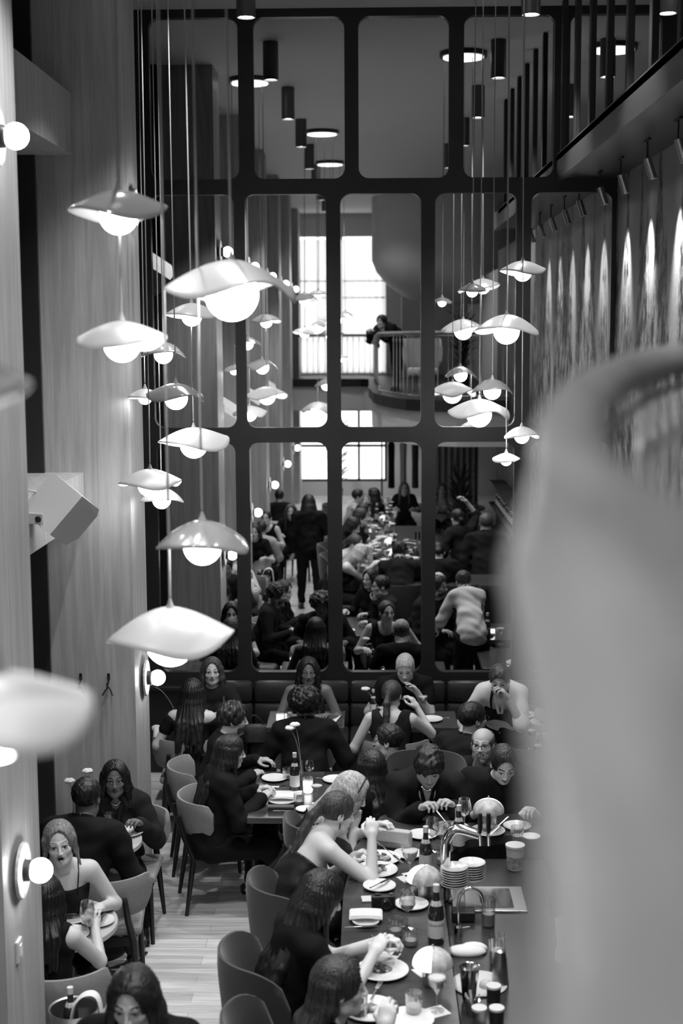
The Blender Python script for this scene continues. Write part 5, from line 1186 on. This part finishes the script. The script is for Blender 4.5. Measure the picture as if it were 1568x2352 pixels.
        if x == 'apron':
            f = Field(lo, hi_, h); torso(f, .048, .05); pn = Cc+R2 @ vec(0, 0, .02); nr = R2 @ vec(0, 0, 1); yf = R2 @ vec(0, 1, 0)
            f.func(lambda F, X, Y, Z: np.maximum(np.maximum(F, (X-pn.x)*nr.x+(Y-pn.y)*nr.y+(Z-pn.z)*nr.z), -((X-Cc.x)*yf.x+(Y-Cc.y)*yf.y+(Z-Cc.z)*yf.z)+.02))
            for s in (-1, 1): MB().tube(spline([Cc+R2 @ vec(s*.055, .152*S_, -.01), N_+R2 @ vec(s*.07, .105, -.03), N_+R2 @ vec(s*.062, .06, .035), N_+R2 @ vec(s*.045, -.03, .06)], 5), .010, 8, flat=.5).build('strap', cloth(.015), o, smooth=True)
            v, q = f.nets(); link('apron', np_mesh('apron', v, q), cloth(.015), o)
        if x == 'earring':
            for s in (-1, 1): MB().tube([H(s*.083, -.005, -.035), H(s*.086, -.005, -.065)], .004, 8).sph(H(s*.087, -.005, -.07), .007, 10).build('earring', M_STEEL, o, smooth=True)
        if x == 'necklace': MB().tube(spline([N_+R2 @ vec(-.055, .0, .03), N_+R2 @ vec(-.04, .06, .01), N_+R2 @ vec(0, .085, -.01), N_+R2 @ vec(.04, .06, .01), N_+R2 @ vec(.055, .0, .03)], 5), .0035, 8).build('necklace', M_STEEL, o, smooth=True)
        if x == 'headband': MB().tube([H(.083*math.cos(a), .03, .038+.092*math.sin(a)) for a in np.linspace(.1, PI-.1, 18)], .005, 8).build('hairband', M_BLACK, o, smooth=True)
        if x == 'white_tee':
            f = Field(lo, hi_, h); torso(f, .014); f.ell(N_+R2 @ vec(0, .03, .04), npv((.075, .085, .085)), R2, k=.01, op='s'); f.func(lambda F, X, Y, Z: np.maximum(F, np.maximum(N_.z-.38-Z, np.abs(X)-.11)))
            v, q = f.nets(); link('white_top', np_mesh('white_top', v, q), cloth(.6), o)
    o['_w'] = 0; del o['_w']
    return o
# ================================================================= THE GUESTS AND STAFF
# face: 0 looks to the mirror (+Y), 180 looks to the camera, -90 looks right (+X), 90 looks left
# ---- banquette row
person('person with long brown hair facing the camera at the left banquette end', (487, 1543), face=187, seat=.42, sc=.95, lean=4, bend=6, hpitch=-4, hands=((-.10, .30, .82), (.13, .30, .84)), hair='long', hc=.07, hairlen=.34, top='long', tg=.03, sk=.5, hi=1, extras=('earring',), lipg=.18)
person('person seen from behind in an off-shoulder black top with long straight dark hair', (443, 1592), face=-6, seat=.44, sc=.93, lean=4, bend=6, hands=((-.34, .22, .80), (.16, .36, .82)), hair='long', hc=.015, hairlen=.42, top='offshoulder', sk=.55, hi=1, bottom='skirt')
person('person with dark skin and long straight hair in a thin-strapped top, facing the camera', (708, 1543), face=184, seat=.42, sc=.95, lean=4, bend=6, hpitch=2, hands=((-.16, .28, .80), (.16, .28, .80)), hair='long', hc=.012, hairlen=.30, top='cami', sk=.11, hi=1, extras=('earring',), lipg=.06)
person('person with a round afro and black jacket, back to camera at the centre banquette table', (700, 1618), face=2, seat=.44, sc=.97, lean=8, bend=10, hpitch=4, hands=((-.24, .32, .80), (.26, .32, .80)), hair='afro', hc=.008, top='jacket', tg=.012, sk=.10, fem=0, wide=1.05, extras=('necklace',))
person('person with bleached cropped hair and black shirt looking down, one hand raised', (930, 1534), face=184, seat=.42, sc=1.0, lean=8, bend=8, hpitch=26, hyaw=-8, hands=((-.10, .26, .93), (.2, .28, .80)), curl=(.2, .5), hair='crop', hc=.55, top='tee', sk=.5, fem=0, browg=.2, hi=1)
person('person with a ponytail and scooped black tank top, back to camera, hand raised', (900, 1596), face=-4, seat=.44, sc=.95, lean=8, bend=8, hyaw=-14, hands=((-.24, .30, .80), (.20, .30, 1.02)), curl=(.5, .7), hair='pony', hc=.05, top='tank', neck=.03, tg=.025, sk=.55, wide=1.08, hi=1)
person('person waiting tables in white shirt and dark apron, standing bent, one hand at mouth', (1147, 1562), face=170, sit=False, sc=.95, wide=.8, lean=22, bend=22, hpitch=22, hands=((-.07, .47, 1.27), (.30, .44, .88)), curl=(.8, .6), hair='short', hc=.05, top='shirt', tg=.62, neck=.0, sk=.45, fem=0, extras=('apron', 'moustache'), hi=1)
person('person with wavy hair at the far right banquette end, blurred behind the railing', (1300, 1545), face=150, seat=.42, sc=.95, hair='long', hc=.05, top='tee', sk=.45, hyaw=20)
# ---- middle table
person('person in profile with curly dark hair and short beard at the middle table', (536, 1652), face=-82, seat=.44, sc=1.0, lean=8, bend=8, hpitch=6, hair='curly', hc=.02, top='long', tg=.015, sk=.42, fem=0, hands=((-.2, .36, .80), (.1, .3, .78)), extras=('beard',), hi=1)
person('person with long wavy dark hair in a black blazer at the middle table, near left', (530, 1728), z=1.13, face=-72, seat=.46, sc=.97, lean=6, bend=8, hpitch=8, hair='long', hc=.02, hairlen=.40, top='blazer', tg=.012, sk=.5, hi=1, hands=((-.06, .36, .80), (.12, .34, .79)))
person('person with glasses in left profile, dark jacket, hand to chin, right of the middle table', (890, 1702), face=78, seat=.44, sc=.98, lean=6, bend=8, hair='short', hc=.015, top='jacket', tg=.02, sk=.45, fem=0, hands=((.0, .20, 1.0), (.2, .3, .8)), extras=('glasses',), hi=1)
person('person with very long dark hair seen from behind, between the middle table and the bar', (850, 1762), face=40, seat=.44, sc=.95, lean=6, bend=6, hair='long', hc=.015, hairlen=.42, top='long', tg=.01, sk=.45)
# ---- right tables and far side of the bar
person('person with dark swept hair and glasses in right profile, charcoal jacket, half turned away', (1086, 1652), face=-40, seat=.46, sc=1.03, lean=4, bend=8, hyaw=-22, hair='short', hc=.015, top='jacket', tg=.022, sk=.35, fem=0, wide=1.1, extras=('glasses', 'beard'), hi=1)
person('person with grey moustache, beard and glasses looking up toward the camera', (1108, 1712), face=165, seat=.44, sc=1.0, lean=6, bend=6, hpitch=-8, hair='bald', hc=.12, top='blazer', tg=.02, sk=.45, fem=0, extras=('glasses', 'grey_beard', 'white_tee'), hands=((-.22, .12, 1.05), (.2, .3, .8)), curl=(.1, .5), hi=1)
person('person in dark blazer, white top and chain necklace, cutting food at the bar', (984, 1762), z=1.40, face=178, seat=.70, sc=1.0, lean=16, bend=14, hpitch=30, hyaw=6, hair='messy', hc=.012, top='blazer', tg=.018, sk=.5, fem=0, extras=('necklace', 'white_tee'), hands=((-0.16, 0.42, 1.15), (0.05, 0.44, 1.14)), curl=(.8, .8), hi=1)
person('person with slicked dark hair and black puff sleeves, eating behind a domed lamp', (1156, 1756), z=1.40, face=182, seat=.70, sc=.97, lean=10, bend=12, hpitch=30, hyaw=4, hair='bun', hc=.012, top='puff', tg=.012, sk=.5, hands=((-0.17, 0.40, 1.12), (0.17, 0.40, 1.12)), curl=(.8, .8), hi=1, lipg=.1)
# ---- left side tables
person('person with shoulder-length black hair in a velvet blazer, at the far round table', (264, 1790), z=1.06, face=188, seat=.42, sc=.97, lean=6, bend=6, hair='long', hc=.012, hairlen=.24, top='blazer', tg=.025, sk=.13, hi=1, lipg=.07, extras=('necklace',))
person('person in a black shirt with short dark hair, back to camera at left round table', (200, 1832), z=1.20, face=-12, seat=.45, sc=1.03, lean=10, bend=10, hpitch=4, hair='short', hc=.015, top='jacket', tg=.015, sk=.12, fem=0, wide=1.08, bg=.06, hi=1)
person('person with pinned-up blonde hair and open mouth in a black lace camisole', (137, 1938), face=196, seat=.45, sc=1.0, lean=8, bend=8, htilt=5, hyaw=-4, hair='updo', hc=.25, top='cami', tg=.012, sk=.6, mouth=1, hands=((-.20, .26, .84), (.14, .34, .84)), hi=1, lipg=.36, browg=.22)
person('person with dark hair and bare upper arm at lower left, back to the camera', (106, 2062), z=1.08, face=-6, seat=.45, sc=.95, lean=1, bend=3, hair='long', hc=.012, hairlen=.32, top='tank', tg=.01, sk=.55, hi=1)
person('person walking toward the camera at the bottom left, dark hair, black suit, out of focus', (306, 2300), face=172, sit=False, sc=.97, lean=2, bend=4, hpitch=14, hair='bob', hc=.02, top='blazer', tg=.008, sk=.5, fem=0, legs=True)
# ---- near side of the bar
person('person in a strapless dress with a braided ponytail, bare back, reaching across the bar', (775, 1868), z=1.38, face=-62, seat=.70, sc=.98, lean=22, bend=18, hpitch=16, hyaw=-6, hair='pony', hc=.07, top='strapless', tg=.03, sk=.62, hands=((0.10, 0.42, 1.12), (0.18, 0.50, 1.25)), curl=(.6, .9), extras=('earring',), hi=1)
person('person with platinum hair and a black hairband leaning over the bar, tattooed forearm', (806, 1822), z=1.33, face=-75, seat=.70, sc=.97, lean=22, bend=18, hpitch=30, hyaw=-22, hair='long', hc=.55, hairlen=.26, top='cami', tg=.012, sk=.6, hands=((0.20, 0.50, 1.15), (0.04, 0.40, 1.11)), curl=(.7, .6), extras=('headband',), hi=1)
person('person with very long straight black hair and bare shoulders, eating at the near bar', (738, 2062), z=1.42, face=-66, seat=.70, sc=1.0, lean=8, bend=10, hpitch=24, hyaw=-4, hair='long', hc=.014, hairlen=.56, top='tee', tg=.01, sk=.6, hands=((0.05, 0.48, 1.15), (0.16, 0.42, 1.15)), curl=(.8, .8), hi=1)
person('person in right profile with wavy dark hair, drinking from a glass at the bottom edge', (782, 2268), z=1.42, face=-84, seat=.70, sc=1.0, lean=6, bend=6, hpitch=2, hair='long', hc=.035, hairlen=.34, top='tee', tg=.01, sk=.58, hands=((-0.12, 0.36, 1.09), (0.00, 0.32, 1.22)), curl=(.5, .9), hi=1, lipg=.3, hstart=100)
# ---- guests and staff seen only in the mirror
R_ = [
 ('person reflected with long brown hair seen from behind at the left side tables', (668, 1175), dict(face=0, hair='long', hc=.04, tg=.01)),
 ('person reflected in a sleeveless top facing the mirror, dark hair tied back', (611, 1190), dict(face=10, hair='bun', hc=.015, top='tank', sk=.5)),
 ('person reflected in a light grey shirt, seen from behind at left', (600, 1215), dict(face=185, hair='short', hc=.03, top='long', tg=.35, fem=0)),
 ('person reflected in black with a pale face at the left edge of the mirror tables', (584, 1222), dict(face=0, hair='bob', hc=.02, tg=.01)),
 ('person reflected with short hair at the far left tables beside the second sconce', (641, 1140), dict(face=170, hair='short', hc=.02, fem=0)),
 ('person reflected in white sleeveless top with a dark crop, far down the bar', (823, 1140), dict(face=-90, hair='short', hc=.012, top='tank', tg=.5, z=1.42)),
 ('person reflected in black with shoulder-length hair, far down the bar', (856, 1138), dict(face=90, hair='bob', hc=.012, tg=.01, z=1.42)),
 ('person reflected with long dark hair, third down the bar', (835, 1175), dict(face=-85, hair='long', hc=.015, tg=.01, z=1.42)),
 ('person reflected with long fair hair at the large round far table', (928, 1122), dict(face=0, hair='long', hc=.18, tg=.03, sk=.5)),
 ('person reflected smiling with wavy hair at the far right of the mirror', (1014, 1125), dict(face=0, hair='long', hc=.12, top='cami', tg=.5, sk=.5)),
]
for lb, hp, kw in R_: person(lb, hp, reflect=True, seat=.70 if kw.get('z') else .45, **kw)
person('person in a dark suit with grey hair standing behind the bar end, reflected at right', at=(1.45, 7.9, 0), face=185, sit=False, sc=1.02, fem=0, hair='short', hc=.1, top='blazer', tg=.018, sk=.4)
person('person behind the bar with hair in a bun, arm raised high, reflected in the mirror', at=(1.25, 6.9, 0), face=150, sit=False, sc=.98, hair='bun', hc=.015, top='shirt', tg=.02, sk=.45, hands=((-.2, .25, 1.75), (.2, .25, 1.0)))
# ---- the photographer on the mezzanine, reflected in the mirror: leaning over the railing behind the lens
ph = person('person leaning over the balcony railing photographing, dark curly hair, black coat, reflected', at=(.52, -.62, MEZ), face=40, sit=False, sc=.94, lean=37, bend=30, hpitch=2, hyaw=-2, fem=0, hair='curly', hc=.015, top='blazer', tg=.012, sk=.4, hands=((-.14, .66, 1.06), (.02, .68, 1.06)), curl=(.9, .9))
e = things('camera', (.02, -.13, H-.05), 'black camera held by the photographer leaning over the balcony, reflected', 'camera')
MB().box((0, 0, 0), (.13, .06, .08), bev=.01).box((0, 0, .05), (.05, .04, .03), bev=.006).build('body', M_BLACK, e)
MB().lathe([(0, .03), (.033, .03), (.035, .09), (.03, .09), (.026, .07), (0, .07)], n=24, axis='Y').build('lens', MATS['lens_dark'], e, smooth=True)
# the drinking glass, forks and knives in the guests' hands are things of their own
def in_hand(kind, p, rz, ry, lb):
    e = cutlery(p, rz, kind, lb, .18); e.rotation_euler = (0, ry, rz); return e
in_hand('fork', on(876, 2175, 1.13), .4, .9, 'fork held upright by the long-haired woman'); in_hand('fork', on(893, 1958, 1.16), -.4, .6, 'fork held by the woman in the strapless dress')
in_hand('knife', on(1022, 1888, 1.12), -.9, .5, 'knife held by the man in the blazer'); in_hand('fork', on(1046, 1890, 1.12), -1.6, .9, 'fork held by the man in the blazer'); in_hand('knife', on(1145, 1898, 1.12), -2.4, .4, 'knife held by the woman in puff sleeves')
tumbler(on(824, 2335, 1.20), 'glass raised to the lips of the woman at the bottom edge', .1, .036)
# coats on a rack in the far room
e = things('coat_rack', (.85, -4.2, 0), 'metal coat rack with hanging coats reflected far back under the mezzanine', 'rack')
MB().tube([(-.6, 0, 0), (-.6, 0, 1.8), (.6, 0, 1.8), (.6, 0, 0)], .02, 8).build('frame', M_BLACK, e)
for i, (x, g) in enumerate(((-.4, .02), (-.15, .45), (.1, .05), (.35, .55))):
    c = things('coat', (.85+x, -4.2, .75), ('dark', 'pale', 'charcoal', 'white')[i]+' coat hanging on the rack reflected far back', 'coat', 'coats on the rack')
    MB().tube([(0, 0, 0), (0, 0, .5), (0, 0, .9), (0, 0, 1.02)], [.16, .15, .17, .05], 14, flat=.45).build('coat_body', cloth(g), c, smooth=True)
